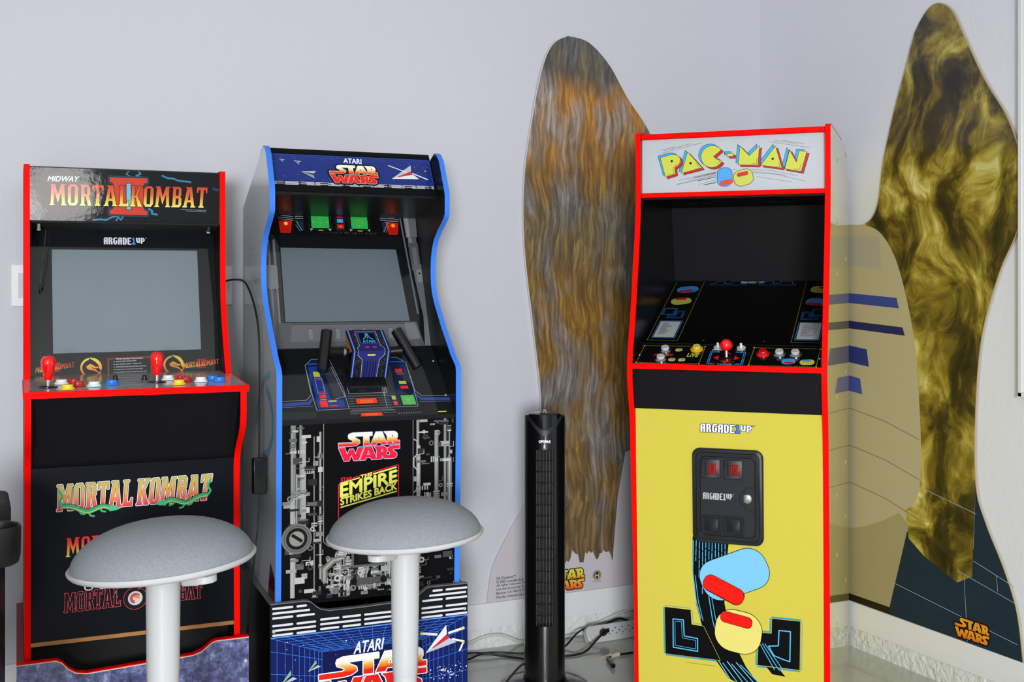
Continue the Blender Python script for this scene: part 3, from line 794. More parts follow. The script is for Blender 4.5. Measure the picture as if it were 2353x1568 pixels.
title((0.0882, 0.5866), (0.3960, 0.5900), (0.0882, 0.5427), (0.3960, 0.5460), 'MORTAL KOMBAT', [(0.543, '#e6e27c'), (0.556, '#eba246'), (0.572, '#e9493a'), (0.588, '#e02a3a')], '#241218', 0.0006)
c.text('U L T I M A T E', (0.1277, 0.476), (0.352, 0.480), (0.1277, 0.461), None, '#dfe2ec', 4)
title((0.0845, 0.4590), (0.2080, 0.4620), (0.084, 0.4151), (0.2072, 0.4172), 'MORTAL', [(0.415, '#14161c'), (0.462, '#1b1d26')], '#e0505a', 0.0011, 6)
title((0.2790, 0.4560), (0.3942, 0.4500), (0.2790, 0.4165), (0.3942, 0.4155), 'KOMBAT', [(0.415, '#14161c'), (0.462, '#1b1d26')], '#e0505a', 0.0011, 6)
rnd = random.Random(4)
for k in range(46):
    x = rnd.uniform(0.09, 0.20) if k < 30 else rnd.uniform(0.285, 0.39); z = rnd.uniform(0.42, 0.455)
    c.poly([(x, z), (x+rnd.uniform(-0.002, 0.006), z+rnd.uniform(0.001, 0.006)), (x+0.0015, z-0.0012)], rnd.choice(['#7d8796', '#c2c8d2', '#a8843a']), 6.6)
c.ring(0.2406, 0.4321, 0.0165, 0.0262, '#1a1c22', 5, 30); c.ring(0.2406, 0.4321, 0.0258, 0.0268, '#d84a5a', 6, 30)
c.circ(0.2406, 0.4321, 0.0165, '#cfc8c0', 6, 26); c.ring(0.2406, 0.4321, 0.0055, 0.0125, '#b0506a', 7, 24, 0.5, 4.6); c.poly([(0.233, 0.436), (0.247, 0.440), (0.252, 0.430), (0.242, 0.4325)], '#e08a3c', 7.5)
c.stroke([(0.215, 0.462), (0.262, 0.464), (0.247, 0.452)], 0.0016, '#d84a5a', 6)
m.build('front_panel', mk, 'dark front panel printed with game titles')
m = MB(B); m.box(a, b, -0.5545, -0.538, 0.3445, 0.3535, 'oak'); m.build('wood_edge', mk, 'bare tan wood edge')
m = MB(B); m.box(a, b, -0.470, -0.045, 0.228, 0.240, 'black_laminate'); m.box(a, b, -0.470, -0.458, 0.24, 0.40, 'dark_hole'); m.build('floor_board', mk)

# riser under it
def riser(name, label, x0, yaw, W, d0, d1, top_prof, zs, bm, front_fn, m_side, m_top, m_edge, edge_col=None):
    y = radians(yaw); bx, bd = W/2, 0.30
    t = thing(name, label, 'arcade riser', (x0 + cos(y)*bx + sin(y)*bd, sin(y)*bx - cos(y)*bd, 0), y)
    base = Vector((bx, -bd, 0)); T = 0.0155
    for xa in (-T-0.0008, W+0.0008):
        mm = MB(base); mm.box(xa, xa+T, -(d1-0.0155), -d0, 0.0, zs, m_side); sp = mm.build('side_panel', t)
        mm = MB(base); mm.box(xa, xa+T, -(d1-0.0155), -d0, zs, zs+0.0015, m_top); mm.build('edge_trim', sp)
    mm = MB(base); mm.prism([(-T-0.0008, 0.0)] + [p for p in top_prof] + [(W+T+0.0008, 0.0)], -d1, -(d1-0.015), 'y', bm)
    front_fn(mm); fp = mm.build('front_panel', t)
    mm = MB(base); n = len(top_prof); P = []
    for x, z in top_prof: P += [(x, -d1-0.0006, z), (x, -d1+0.0156, z), (x, -d1+0.0156, z+0.0022), (x, -d1-0.0006, z+0.0022)]
    F = [(0, 1, 2, 3), (4*n-1, 4*n-2, 4*n-3, 4*n-4)]
    for i in range(n-1):
        for k in range(4): F.append((4*i+k, 4*i+4+k, 4*i+4+(k+1) % 4, 4*i+(k+1) % 4))
    mm.add(P, F, m_edge); mm.build('edge_trim', fp)
    mm = MB(base); mm.box(0.0004, W-0.0004, -(d1-0.02), -d0, bm_shelf[0]-0.012, bm_shelf[0], 'black_laminate'); sh = mm.build('shelf', t)
    return t, base
bm_shelf = [0.2245]
def mk_front(mm):
    cc = face_canvas(mm, 0.585, 'print_satin')
    for x, z in ((-0.010, 0.255), (0.492, 0.262)): cc.circ(x, z, 0.004, '#b8bac0', 2, 14)
    tp = [(x, z-0.0012) for x, z in MK_TOP]; cc.stroke(tp, 0.0026, '#d8c6b4', 1)
MK_TOP = [(-0.0163, 0.3165), (0.066, 0.3172), (0.078, 0.3115), (0.0925, 0.295), (0.108, 0.2845), (0.131, 0.2800), (0.25, 0.2858), (0.3675, 0.2915), (0.388, 0.298), (0.400, 0.307), (0.412, 0.3160), (0.4223, 0.3193), (0.4993, 0.3193)]
rz, RB = riser('arcade_riser', 'blue rock-patterned riser with red edges under the leftmost arcade machine', -2.4582, -1.88, MW, 0.03, 0.585, MK_TOP, 0.314, 'rock_print', mk_front, 'black_laminate', 'dark_red', 'red_trim')
m = MB(RB); m.box(0.055, MW-0.017, -0.567, -0.559, 0.2745, 0.2790, 'oak'); m.box(0.055, MW-0.017, -0.567, -0.559, 0.2255, 0.2745, 'dark_hole'); m.build('inner_rail', rz, 'thin tan wood rail inside the riser')

# ================================================================== SPACE-BATTLE CABINET (blue edges)
W = 0.483
sw, B = cab_root('arcade_cabinet', 'blue-edged arcade machine with a space-battle marquee and a flight yoke, second from the left', -1.8791, -2.57, W/2, 0.33, 0.296)
prof = [(0.400, 1.532), (0.418, 1.527), (0.440, 1.508), (0.484, 1.425), (0.489, 1.412), (0.489, 1.362), (0.483, 1.353), (0.462, 1.339), (0.430, 1.320), (0.400, 1.297), (0.382, 1.272), (0.373, 1.245), (0.3695, 1.21),
        (0.373, 1.172), (0.383, 1.145), (0.400, 1.120), (0.460, 1.055), (0.513, 1.006), (0.535, 0.984), (0.574, 0.957), (0.578, 0.945), (0.578, 0.82), (0.5745, 0.70), (0.5725, 0.617), (0.560, 0.297)]
full_back = 0.088
fullp = [(-full_back, 0.297), (-full_back, 1.389)] + [(-d, z) for d, z in prof]
for x0, nm in ((0.0, 'l'), (W-PT, 'r')):
    m = MB(B); m.prism(fullp, x0, x0+PT, 'x', 'grey_side' if nm == 'l' else 'black_satin')
    if nm == 'l':
        c = Canvas(m, (0, 0, 0), (0, -1, 0), (0, 0, 1), (-1, 0, 0), 'print_gloss')
        arc = [(0.50, 0.945), (0.42, 0.925), (0.36, 0.885), (0.32, 0.84), (0.305, 0.80)]
        c.stroke(arc, 0.022, '#9fc0d2', 1.2); c.stroke(arc, 0.017, '#7fa6bd', 1.4)
        arc = [(0.44, 0.905), (0.50, 0.882), (0.532, 0.84), (0.53, 0.79), (0.48, 0.745), (0.40, 0.722)]
        c.stroke(arc, 0.03, '#a9c8d6', 1); c.stroke(arc, 0.024, '#6f9db8', 1.3)
        c.poly([(0.44, 0.31), (0.552, 0.31), (0.556, 0.44), (0.50, 0.47)], '#4c1420', 1)
        rnd = random.Random(8)
        for k in range(14):
            x, z = rnd.uniform(0.12, 0.42), rnd.uniform(0.7, 1.42); c.stroke([(x, z), (x+rnd.uniform(-.02, .02), z+rnd.uniform(-.05, .05))], 0.0007, '#c5c9cc', 1)
        for k in range(4): c.circ(0.16+0.06*k, 1.36-0.09*k, 0.003, '#2a2c30', 1.5, 10)
    sp = m.build('side_panel', sw)
    m = MB(B); m.ribbon([(-0.36, 1.5128)] + [(-d, z) for d, z in prof], x0-0.0003, x0+PT+0.0003, -0.0016, 'blue_trim'); m.build('edge_trim', sp)
a, b = PT+0.0004, W-PT-0.0004
m = MB(B); m.box(a, b, -0.10, -full_back, 0.30, 1.385, 'black_laminate'); m.build('back_panel', sw)
m = MB(B); m.slab((0.088, 1.3875), (0.356, 1.5255), a, b, 0.010, 'black_laminate'); m.build('top_panel', sw)
MA, MBq = (0.3554, 1.5293), (0.4258, 1.4150)
m = MB(B); m.slab(MA, MBq, a, b, 0.012, 'print_satin', '#101113')
c = slope_canvas(m, MA, MBq, 'print_gloss')
c.rrect(0.0150, 0.0135, 0.4665, 0.1035, 0.006, '#3a62c8', 1); c.rrect(0.0150, 0.0148, 0.4655, 0.1035, 0.006, '#1d2f7c', 1.3)
for k in range(13):
    x = 0.02 + k*0.037; c.stroke([(x, 0.0152), (0.24 + (x-0.24)*1.3 if 0.02 < 0.24 + (x-0.24)*1.3 < 0.46 else x, 0.036)], 0.0005, '#3653a8', 1.6)
for k in range(6): c.stroke([(0.016, 0.020+0.0035*k*k*0.5), (0.465, 0.020+0.0035*k*k*0.5)], 0.0004, '#34509f', 1.6)
rnd = random.Random(2)
for k in range(60): c.circ(rnd.uniform(0.02, 0.46), rnd.uniform(0.02, 0.10), rnd.uniform(0.0003, 0.0008), '#e6ecff', 2, 6)
c.rect(0.0150, 0.1025, 0.4665, 0.1148, '#14161c', 2.5)
for row in range(4):
    v = 0.1036 + row*0.0028; x = 0.0155 - (row % 2)*0.02
    while x < 0.466:
        x1 = min(x + 0.038, 0.466); x0_ = max(x, 0.0155)
        if x1 > x0_ + 0.002: c.rect(x0_, v, x1-0.0015, v+0.0016, '#d6d9e2', 3)
        x += 0.040 + (0.018 if row % 2 else 0)
c.text('ATARI', (0.2222, 0.0193), (0.2715, 0.0207), (0.2205, 0.0352), None, '#eef2fb', 4, bold=0.0005)
star_wars(c, (0.1775, 0.0440), (0.3105, 0.0440), (0.1775, 0.1035), (0.3105, 0.1035), [(0.0, '#e02317'), (0.58, '#e2301a'), (0.70, '#eab23a'), (0.85, '#f2efe6'), (1, '#f4f2f2')], 8, '#e9dcd6', 0.0007, '#0c0e16', 0.0052, 0.05)
# plain little craft
for x, y, s_, an in ((0.0545, 0.0345, 0.010, 0.5), (0.0960, 0.0390, 0.013, 0.5), (0.1260, 0.0760, 0.026, 0.25)):
    dart_ship(c, x, y, s_, an, 4, '#8fa5a2', '#2a3038')
dart_ship(c, 0.395, 0.066, 0.05, -0.35, 4); c.stroke([(0.395, 0.06), (0.345, 0.038)], 0.003, '#dfe2e8', 4.5); c.stroke([(0.41, 0.062), (0.452, 0.082)], 0.004, '#dfe2e8', 4.5); c.circ(0.353, 0.042, 0.0022, '#d8cc3c', 5, 8); c.circ(0.449, 0.053, 0.0022, '#d8cc3c', 5, 8)
m.build('marquee', sw, 'deep blue marquee with block lettering and little craft')
m = MB(B); m.slab((0.425, 1.4135), (0.2325, 1.3700), a, b, -0.008, 'black_satin')
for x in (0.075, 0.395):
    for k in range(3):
        m.lathe([(0.0001, 0), (0.0035, 0), (0.0028, -0.002), (0.0001, -0.0022)], (x+0.014*k, -0.33, 1.3925-0.0002), 10, 'amber')  # amber domes stand in for reflected downlight dots
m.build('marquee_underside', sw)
NA, NB = (0.2315, 1.3687), (0.373, 1.0)
m = MB(B); m.slab(NA, (0.3815, 0.978), a, b, 0.010, 'print_plexi', '#0c0d0f')
c = slope_canvas(m, NA, NB, 'print_plexi')
# upper printed console strip
GX = [(0.1624, 0.2129), (0.2759, 0.3246)]
for gx0, gx1 in GX:
    c.rrect(gx0-0.006, 0.0035, gx1+0.006, 0.0475, 0.004, '#30352f', 1); c.rrect(gx0-0.0045, 0.0045, gx1+0.0045, 0.0465, 0.004, '#060707', 1.4)
    c.rrect(gx0, 0.0069, gx1, 0.0431, 0.0025, '#2fae4e', 2)
    mx = (gx0+gx1)/2
    c.stroke([(gx0+0.003, 0.025), (gx1-0.003, 0.025)], 0.0005, '#8fb84a', 3); c.stroke([(mx, 0.009), (mx, 0.041)], 0.0005, '#8fb84a', 3)
    if gx0 < 0.2:
        for q in (((gx0+0.002, 0.022), (gx0+0.006, 0.025), (gx0+0.002, 0.028)), ((gx1-0.002, 0.022), (gx1-0.006, 0.025), (gx1-0.002, 0.028)), ((mx-0.003, 0.008), (mx, 0.0125), (mx+0.003, 0.008))): c.stroke(q, 0.0006, '#a8c850', 3)
    else: c.stroke(rr(mx-0.009, 0.016, mx+0.009, 0.034, 0.001, 1), 0.0006, '#a8c850', 3, True)
    c.rect(mx-0.006, 0.0005, mx+0.006, 0.0032, '#a01020', 2); c.rect(mx-0.007, 0.0485, mx+0.007, 0.0507, '#d0c030', 2)
    for s_ in (-1, 1): c.poly([(mx+s_*0.021, 0.046), (mx+s_*0.030, 0.044), (mx+s_*0.028, 0.052)], '#9a9c9c', 2)
c.rrect(0.231, 0.0045, 0.258, 0.050, 0.003, '#1c1f26', 1)
c.rect(0.2365, 0.0065, 0.252, 0.0105, '#c01c28', 2); c.rect(0.236, 0.0143, 0.2535, 0.0255, '#3f95dc', 2); c.circ(0.2445, 0.020, 0.002, '#c8e4f8', 3, 10); c.rect(0.2358, 0.031, 0.2540, 0.0431, '#e0201a', 2); c.circ(0.2448, 0.037, 0.002, '#f0b040', 3, 10)
for s_, x0, x1 in ((1, 0.0710, 0.1086), (-1, 0.3787, 0.4151)):
    c.poly([(x0, 0.0225), (x1, 0.0225), (x1-0.006, 0.0595), (x0+0.004, 0.0595)], '#d01a12', 2)
    for k in range(5): c.stroke([(x0+0.005, 0.0415+0.0038*k), (x1-0.007, 0.0425+0.0038*k)], 0.0011, '#5a0806', 3)
    c.circ(x0+0.020, 0.031, 0.0058, '#f0a832', 3, 16); c.circ(x0+0.020, 0.031, 0.0042, '#f6d860', 3.5, 16)
    for k in range(3):
        q = [(x0-0.002, 0.006+0.0055*k), (x1+0.005, 0.010+0.0055*k)] if s_ > 0 else [(x0-0.005, 0.010+0.0055*k), (x1+0.002, 0.006+0.0055*k)]
        c.stroke(q, 0.0010, '#b9bcc0', 2)
    xa = 0.121 if s_ > 0 else 0.366
    for k in range(3): c.rect(xa-0.004, 0.003+0.0055*k, xa+0.019, 0.0045+0.0055*k, '#9aa4a8', 2)
    c.poly([(xa-0.002, 0.021), (xa+0.019, 0.021), (xa+0.019, 0.052), (xa+0.010, 0.052)] if s_ > 0 else [(xa-0.019+0.02, 0.021), (xa+0.017, 0.021), (xa+0.008, 0.052), (xa+0.001, 0.052)], '#142c44', 2)
    c.stroke([(xa-0.002, 0.022), (xa+0.014, 0.052)] if s_ > 0 else [(xa+0.018, 0.022), (xa+0.003, 0.052)], 0.0011, '#aab4bc', 3)
    c.stroke([(xa-0.003, 0.033), (xa+0.008, 0.054)] if s_ > 0 else [(xa+0.019, 0.033), (xa+0.009, 0.054)], 0.0010, '#8a949c', 3)
for k in range(80):
    x = rnd.uniform(0.18, 0.35); c.rect(x, 0.053+rnd.uniform(0, 0.006), x+rnd.uniform(0.001, 0.004), 0.0545+rnd.uniform(0, 0.006), rnd.choice(['#2c2a1c', '#4a452a', '#1f2018']), 1.2)
# printed grey hull around the screen
c.poly([(a, 0.066), (0.055, 0.066), (0.067, 0.10), (0.0665, 0.324), (a, 0.394)], '#2a2c2f', 1)
c.poly([(a, 0.16), (0.034, 0.17), (0.050, 0.24), (0.046, 0.394), (a, 0.394)], '#4d5055', 1.4)
for x0, w in ((0.018, 0.010), (0.034, 0.008), (0.050, 0.007)):
    c.rect(x0, 0.08, x0+w, 0.36, '#5b5e63', 1.6); c.rect(x0+w*0.5, 0.08, x0+w*0.8, 0.36, '#74777b', 1.8)
c.rrect(0.028, 0.155, 0.058, 0.225, 0.006, '#6f7478', 2.2); c.circ(0.021, 0.17, 0.0032, '#0a0a0a', 3, 12); c.circ(0.021, 0.17, 0.0014, '#8a8c90', 3.4, 8)
c.poly([(0.419, -0.002), (0.424, -0.002), (0.445, 0.30), (0.440, 0.30)], '#54606c', 2)
c.poly([(0.4305, 0.004), (0.4690, 0.004), (0.4672, 0.066), (0.4340, 0.068)], '#5f6166', 2); c.poly([(0.4335, 0.004), (0.446, 0.004), (0.446, 0.067), (0.4365, 0.067)], '#86888c', 2.3)
c.rect(0.4380, 0.068, 0.4630, 0.084, '#54545a', 2); c.rect(0.4400, 0.068, 0.450, 0.084, '#75757a', 2.3)
c.poly([(0.437, 0.084), (0.466, 0.084), (0.468, 0.17), (0.441, 0.17)], '#4b4c52', 2); c.rrect(0.447, 0.098, 0.460, 0.150, 0.004, '#616268', 2.3)
c.poly([(0.443, 0.15), (0.469, 0.15), (0.469, 0.31), (0.460, 0.33), (0.446, 0.20)], '#5c5d63', 2.4); c.rrect(0.452, 0.165, 0.4685, 0.205, 0.005, '#74757b', 2.7); c.circ(0.461, 0.178, 0.003, '#0a0a0a', 3, 12)
c.poly([(0.456, 0.21), (0.4692, 0.22), (0.4692, 0.30), (0.464, 0.31)], '#6d6e74', 2.7); c.poly([(0.458, 0.305), (0.4692, 0.30), (0.4692, 0.394), (0.452, 0.394)], '#66676c', 2.6)
c.poly([(0.052, 0.3225), (0.435, 0.3225), (0.452, 0.394), (0.040, 0.394)], '#4a4c51', 2.8)
c.poly([(0.086, 0.3265), (0.402, 0.3265), (0.41, 0.376), (0.078, 0.376)], '#595b60', 3.0); c.poly([(0.086, 0.3265), (0.402, 0.3265), (0.402, 0.3285), (0.086, 0.3285)], '#2c2e31', 3.2)
c.poly([(0.40, 0.3265), (0.43, 0.3265), (0.442, 0.372), (0.406, 0.376)], '#6a6b72', 3.2)
for k in range(7): c.rrect(0.1273+0.0372*k, 0.338, 0.1403+0.0372*k, 0.372, 0.004, '#3e4045', 3.3); [c.rrect(0.1283+0.0372*k, 0.3395, 0.1400+0.0372*k, 0.371, 0.004, '#6c6d73', 3.6)]
m.build('bezel', sw, 'printed grey hull and console bezel')
m = MB(B); c = slope_canvas(m, NA, NB, 'lcd_reflection_dim')
m.add([c.pt(u, v, 4.4) for u, v in ((0.0710, 0.1040), (0.3990, 0.1056), (0.4160, 0.3205), (0.0690, 0.3200))], [(0, 1, 2, 3)], 'lcd_reflection_dim')
m.build('screen', sw, 'switched-off screen with the room reflection painted in as grey')
m = MB(B); c = slope_canvas(m, NA, NB, 'print_plexi'); c.rect(0.0698, 0.0655, 0.4165, 0.1037, '#101216', 4.6); m.build('screen_border', sw)
# control deck
CA, CB = (0.379, 0.9994), (0.5702, 0.8314)
m = MB(B); m.slab(CA, CB, a, b, 0.014, 'print_plexi', '#17181b')
c = slope_canvas(m, CA, CB, 'print_plexi')
for s_ in (1, -1):
    X = (lambda x: x) if s_ > 0 else (lambda x: 0.4840-x)
    pad = [(X(0.104), 0.062), (X(0.125), 0.040), (X(0.172), 0.040), (X(0.190), 0.150), (X(0.1915), 0.222), (X(0.108), 0.222), (X(0.106), 0.19)]
    c.poly(pad, '#14213f', 1); c.stroke(pad, 0.0011, '#a4a8ae', 2, True)
    c.poly([(X(0.111), 0.068), (X(0.135), 0.066), (X(0.150), 0.185), (X(0.183), 0.190), (X(0.183), 0.216), (X(0.114), 0.216)], '#1c3a86' if s_ > 0 else '#1a2440', 1.4)
    c.stroke([(X(0.112), 0.058), (X(0.170), 0.056)], 0.004, '#2f57c4', 2)
    c.poly([(X(0.150), 0.072), (X(0.172), 0.072), (X(0.186), 0.175), (X(0.160), 0.182)], '#34353a', 2)
    c.stroke([(X(0.172), 0.070), (X(0.189), 0.178), (X(0.162), 0.186)], 0.001, '#b4b8bc', 2.5)
    c.stroke([(X(0.0145), 0.188), (X(0.088), 0.186), (X(0.103), 0.168), (X(0.104), 0.08)], 0.0012, '#a6a9ae', 2)
    c.poly([(X(0.0145), 0.194), (X(0.09), 0.192), (X(0.108), 0.172), (X(0.108), 0.180), (X(0.094), 0.202), (X(0.0145), 0.206)], '#2c4690', 1.6)
    c.stroke([(X(0.0145), 0.209), (X(0.1), 0.207)], 0.0009, '#8a9ac8', 2)
for x0, v0, x1, v1, col in ((0.1205, 0.087, 0.1372, 0.1057, '#b9c040'), (0.1262, 0.1135, 0.1368, 0.1178, '#c42230'), (0.1245, 0.158, 0.1372, 0.1625, '#c42230'), (0.1228, 0.1695, 0.1392, 0.182, '#f0301a'), (0.1238, 0.186, 0.1390, 0.188, '#c8c83c'), (0.1206, 0.1904, 0.1391, 0.2122, '#ee2a16'),
                            (0.1428, 0.1905, 0.1640, 0.1960, '#a8b84a'), (0.1428, 0.2070, 0.1650, 0.2122, '#c42a2a'),
                            (0.3428, 0.0846, 0.3622, 0.0990, '#d42a2a'), (0.345, 0.1035, 0.3635, 0.1048, '#a8a83c'), (0.3435, 0.1305, 0.3635, 0.1412, '#b4bc48'), (0.3436, 0.1477, 0.3650, 0.1585, '#e03426'), (0.3119, 0.1829, 0.3222, 0.1964, '#a9bc46'), (0.3126, 0.2020, 0.3233, 0.2154, '#ee3a1c')):
    c.rect(x0, v0, x1, v1, col, 4)
c.stroke([(0.1215, 0.110), (0.1395, 0.110), (0.1395, 0.166), (0.1215, 0.166)], 0.0008, '#c8c83c', 4, True)
c.rrect(0.333, 0.1785, 0.376, 0.2200, 0.003, '#0c120e', 3); c.rect(0.3364, 0.1818, 0.3727, 0.2167, '#37a857', 4)
for r in (0.005, 0.010, 0.0150): c.ring(0.3546, 0.199, r-0.0003, r+0.0003, '#b6d84a', 5, 28)
for q in (((0.337, 0.182), (0.372, 0.2165)), ((0.372, 0.182), (0.337, 0.2165)), ((0.3546, 0.183), (0.3546, 0.216)), ((0.339, 0.199), (0.371, 0.199))): c.stroke(q, 0.0006, '#a4cc48', 5)
for k in range(8): c.stroke([(0.196-0.0008*k, 0.1790+0.0088*k), (0.300+0.002*k, 0.1795+0.0088*k)], 0.0030, '#3a3d40', 2); c.stroke([(0.196-0.0008*k, 0.1776+0.0088*k), (0.300+0.002*k, 0.1781+0.0088*k)], 0.0007, '#84898c', 2.5)
for x0, v0, x1, v1 in ((0.2150, 0.1883, 0.2697, 0.2064), (0.2188, 0.2389, 0.2737, 0.2504)):
    c.rect(x0-0.005, v0-0.0015, x1+0.005, v1+0.0015, '#100a08', 4); c.rect(x0, v0, x1, v1, '#ee3415', 5)
    for k in range(2 if v1-v0 > 0.015 else 1):
        vv = v0 + (v1-v0)*(0.28+0.36*k) if v1-v0 > 0.015 else v0+0.0035
        for q in range(7): c.rect(x0+0.010+0.005*q, vv, x0+0.0135+0.005*q, vv+0.0042, '#f0781e', 6)
    for s_ in (x0-0.003, x1+0.003):
        for k in range(3): c.circ(s_, v0+(v1-v0)*k/2, 0.0006, '#d8c060', 5, 6)
c.stroke([(0.201, 0.150), (0.201, 0.1695), (0.303, 0.1695), (0.303, 0.150)], 0.001, '#b4b6b8', 3)
for k in range(10): c.rect(0.318+0.0065*k, 0.242, 0.3205+0.0065*k, 0.247, '#6a6e70', 3)
c.rect(0.4252, 0.2435, 0.4480, 0.2468, '#b8c83c', 3)
c.poly([(0.016, 0.222), (0.11, 0.226), (0.10, 0.250), (0.016, 0.252)], '#1e2826', 2); c.poly([(0.20, 0.222), (0.30, 0.222), (0.31, 0.236), (0.19, 0.236)], '#3e4244', 1.5)
for x, v in ((0.4586, 0.0594), (0.4607, 0.1876), (0.018, 0.1860), (0.020, 0.06)): c.circ(x, v, 0.0028, '#c2c4c8', 6, 12)
dk = m.build('control_deck', sw, 'printed sloping control deck')
m = MB(B); m.slab((0.5706, 0.8318), (0.5706, 0.8210), a, b, 0.012, 'black_satin'); m.build('front_lip', dk)
# yoke
m = MB(B); x0, x1 = 0.2125, 0.3160
pl = [(0.425, 1.049), (0.500, 0.998), (0.457, 0.905)]
m.prism([(-0.430, 1.040), (-0.492, 0.997), (-0.452, 0.903), (-0.44, 0.885), (-0.40, 0.92), (-0.39, 1.0)], x0+0.012, x1-0.003, 'x', 'black_plastic')
m.prism([(-0.470, 0.925), (-0.492, 0.9060), (-0.492, 0.88), (-0.42, 0.93), (-0.42, 0.96)], x0-0.006, x1-0.008, 'x', 'black_satin')
yk = m.build('flight_yoke', sw, 'flight yoke with two black grips', bevel=0.0015)
m = MB(B); m.slab(pl[0], pl[1], x0, x1, 0.004, 'print_satin', '#1b1d24'); m.slab(pl[1], pl[2], x0, x1, 0.004, 'print_satin', '#1b1d24')
m.prism([(-0.4265, 1.048), (-0.497, 0.999), (-0.440, 0.985)], x0+0.0002, x0+0.003, 'x', 'oak')
c1_ = slope_canvas(m, pl[0], pl[1], 'print_satin'); c2_ = slope_canvas(m, pl[1], pl[2], 'print_satin'); L1 = 0.0907; L2 = 0.1024
for cc, Lh in ((c1_, L1), (c2_, L2)):
    for xx in (0.2185, 0.3100): cc.rect(xx-0.0022, 0, xx+0.0022, Lh, '#3f5fd8', 2); cc.rect(xx-0.0005, 0, xx+0.0005, Lh, '#9fb2f4', 3)
    for xa, xb in ((0.224, 0.2375), (0.291, 0.3045)):
        for k in range(90):
            u = rnd.uniform(xa, xb); v = rnd.uniform(0.002, Lh-0.004); cc.rect(u, v, u+0.0012, v+0.0014, rnd.choice(['#4a4f58', '#6a6f78', '#2f333b', '#84888e']), 2)
c1_.poly([(0.2360, 0.006), (0.2925, 0.006), (0.2925, 0.070), (0.300, 0.078), (0.300, L1), (0.228, L1), (0.228, 0.078), (0.236, 0.070)], '#232a66', 2.6)
c1_.stroke([(0.228, L1), (0.228, 0.078), (0.236, 0.070), (0.236, 0.006), (0.2925, 0.006), (0.2925, 0.070), (0.300, 0.078), (0.300, L1)], 0.001, '#b8bcc4', 3)
c1_.rect(0.2420, 0.012, 0.2880, 0.060, '#10131a', 3); c1_.stroke(rr(0.2420, 0.012, 0.2880, 0.060, 0.001, 1), 0.0012, '#4a66d8', 3.5, True)
c1_.rect(0.2640, 0.016, 0.2656, 0.042, '#49a8e8', 4)
for s_ in (-1, 1): c1_.stroke([(0.2648+s_*0.0024, 0.016), (0.2648+s_*0.003, 0.026), (0.2648+s_*0.007, 0.036), (0.2648+s_*0.014, 0.042)], 0.0026, '#49a8e8', 4)
c1_.text('ATARI', (0.2480, 0.046), (0.2820, 0.046), (0.2480, 0.057), None, '#49a8e8', 4, bold=0.0003)
c1_.rect(0.250, 0.073, 0.2605, 0.079, '#d02a3a', 4); c1_.rect(0.2700, 0.073, 0.2805, 0.079, '#d02a3a', 4)
c2_.poly([(0.228, 0.0), (0.300, 0.0), (0.300, 0.012), (0.288, 0.026), (0.284, L2), (0.244, L2), (0.241, 0.026), (0.228, 0.012)], '#2c2f74', 2.6)
c2_.stroke([(0.228, 0.0), (0.228, 0.012), (0.241, 0.026), (0.244, L2)], 0.0013, '#aab0b8', 3); c2_.stroke([(0.300, 0.0), (0.300, 0.012), (0.288, 0.026), (0.284, L2)], 0.0013, '#aab0b8', 3)
c2_.rect(0.2540, 0.010, 0.2750, 0.0145, '#d8d83c', 4)
for x in (0.250, 0.2565, 0.2645, 0.272, 0.2785): c2_.rect(x-0.001, 0.030, x+0.001, L2, '#0c0d12', 3.5)
m.build('cover_plate', yk, 'bent printed cover plate with blue stripes')
def grip(top, bot, ax_a, ax_b, s_):
    m = MB(B); T = Vector(top); Q = Vector(bot)
    mid = T.lerp(Q, 0.62); d = (Q-T).normalized()
    m.tube([T - d*0.004, T, T + d*0.012, mid, Q, Q + d*0.003], lambda t: 0.0148 if 0.06 < t < 0.94 else 0.0115, 'black_plastic', 10, 3)
    m.tube([T + d*0.02 + Vector((0, 0.012, 0)), mid + Vector((0, 0.010, 0))], 0.010, 'black_plastic', 8, 0)
    g = m.build('grip', yk)
    m = MB(B); m.cyl(ax_a, ax_b, 0.0105, 'black_satin', 16, 0.013); m.build('axle', g)
    A_ = Vector(ax_a).lerp(Vector(ax_b), 0.22)
    if s_ < 0:
        m = MB(B); m.cyl(Vector(ax_a).lerp(Vector(ax_b), 0.15), Vector(ax_a).lerp(Vector(ax_b), 0.25), 0.0128, 'steel', 16); m.build('ring', g)
    for k in range(2):
        m = MB(B); q = T + d*(0.018 + 0.03*k) + Vector((0, -0.0115, 0)); m.lathe([(0.0001, 0.002), (0.002, 0.002), (0.003, 0)], q, 8, 'chrome', None, (0, -1, 0)); m.build('screw', g)
grip((0.1545, -0.455, 1.046), (0.1330, -0.500, 0.952), (0.2115, -0.462, 0.992), (0.152, -0.462, 0.996), -1)
grip((0.3450, -0.455, 1.046), (0.3880, -0.498, 0.954), (0.3170, -0.462, 0.992), (0.362, -0.470, 0.996), 1)
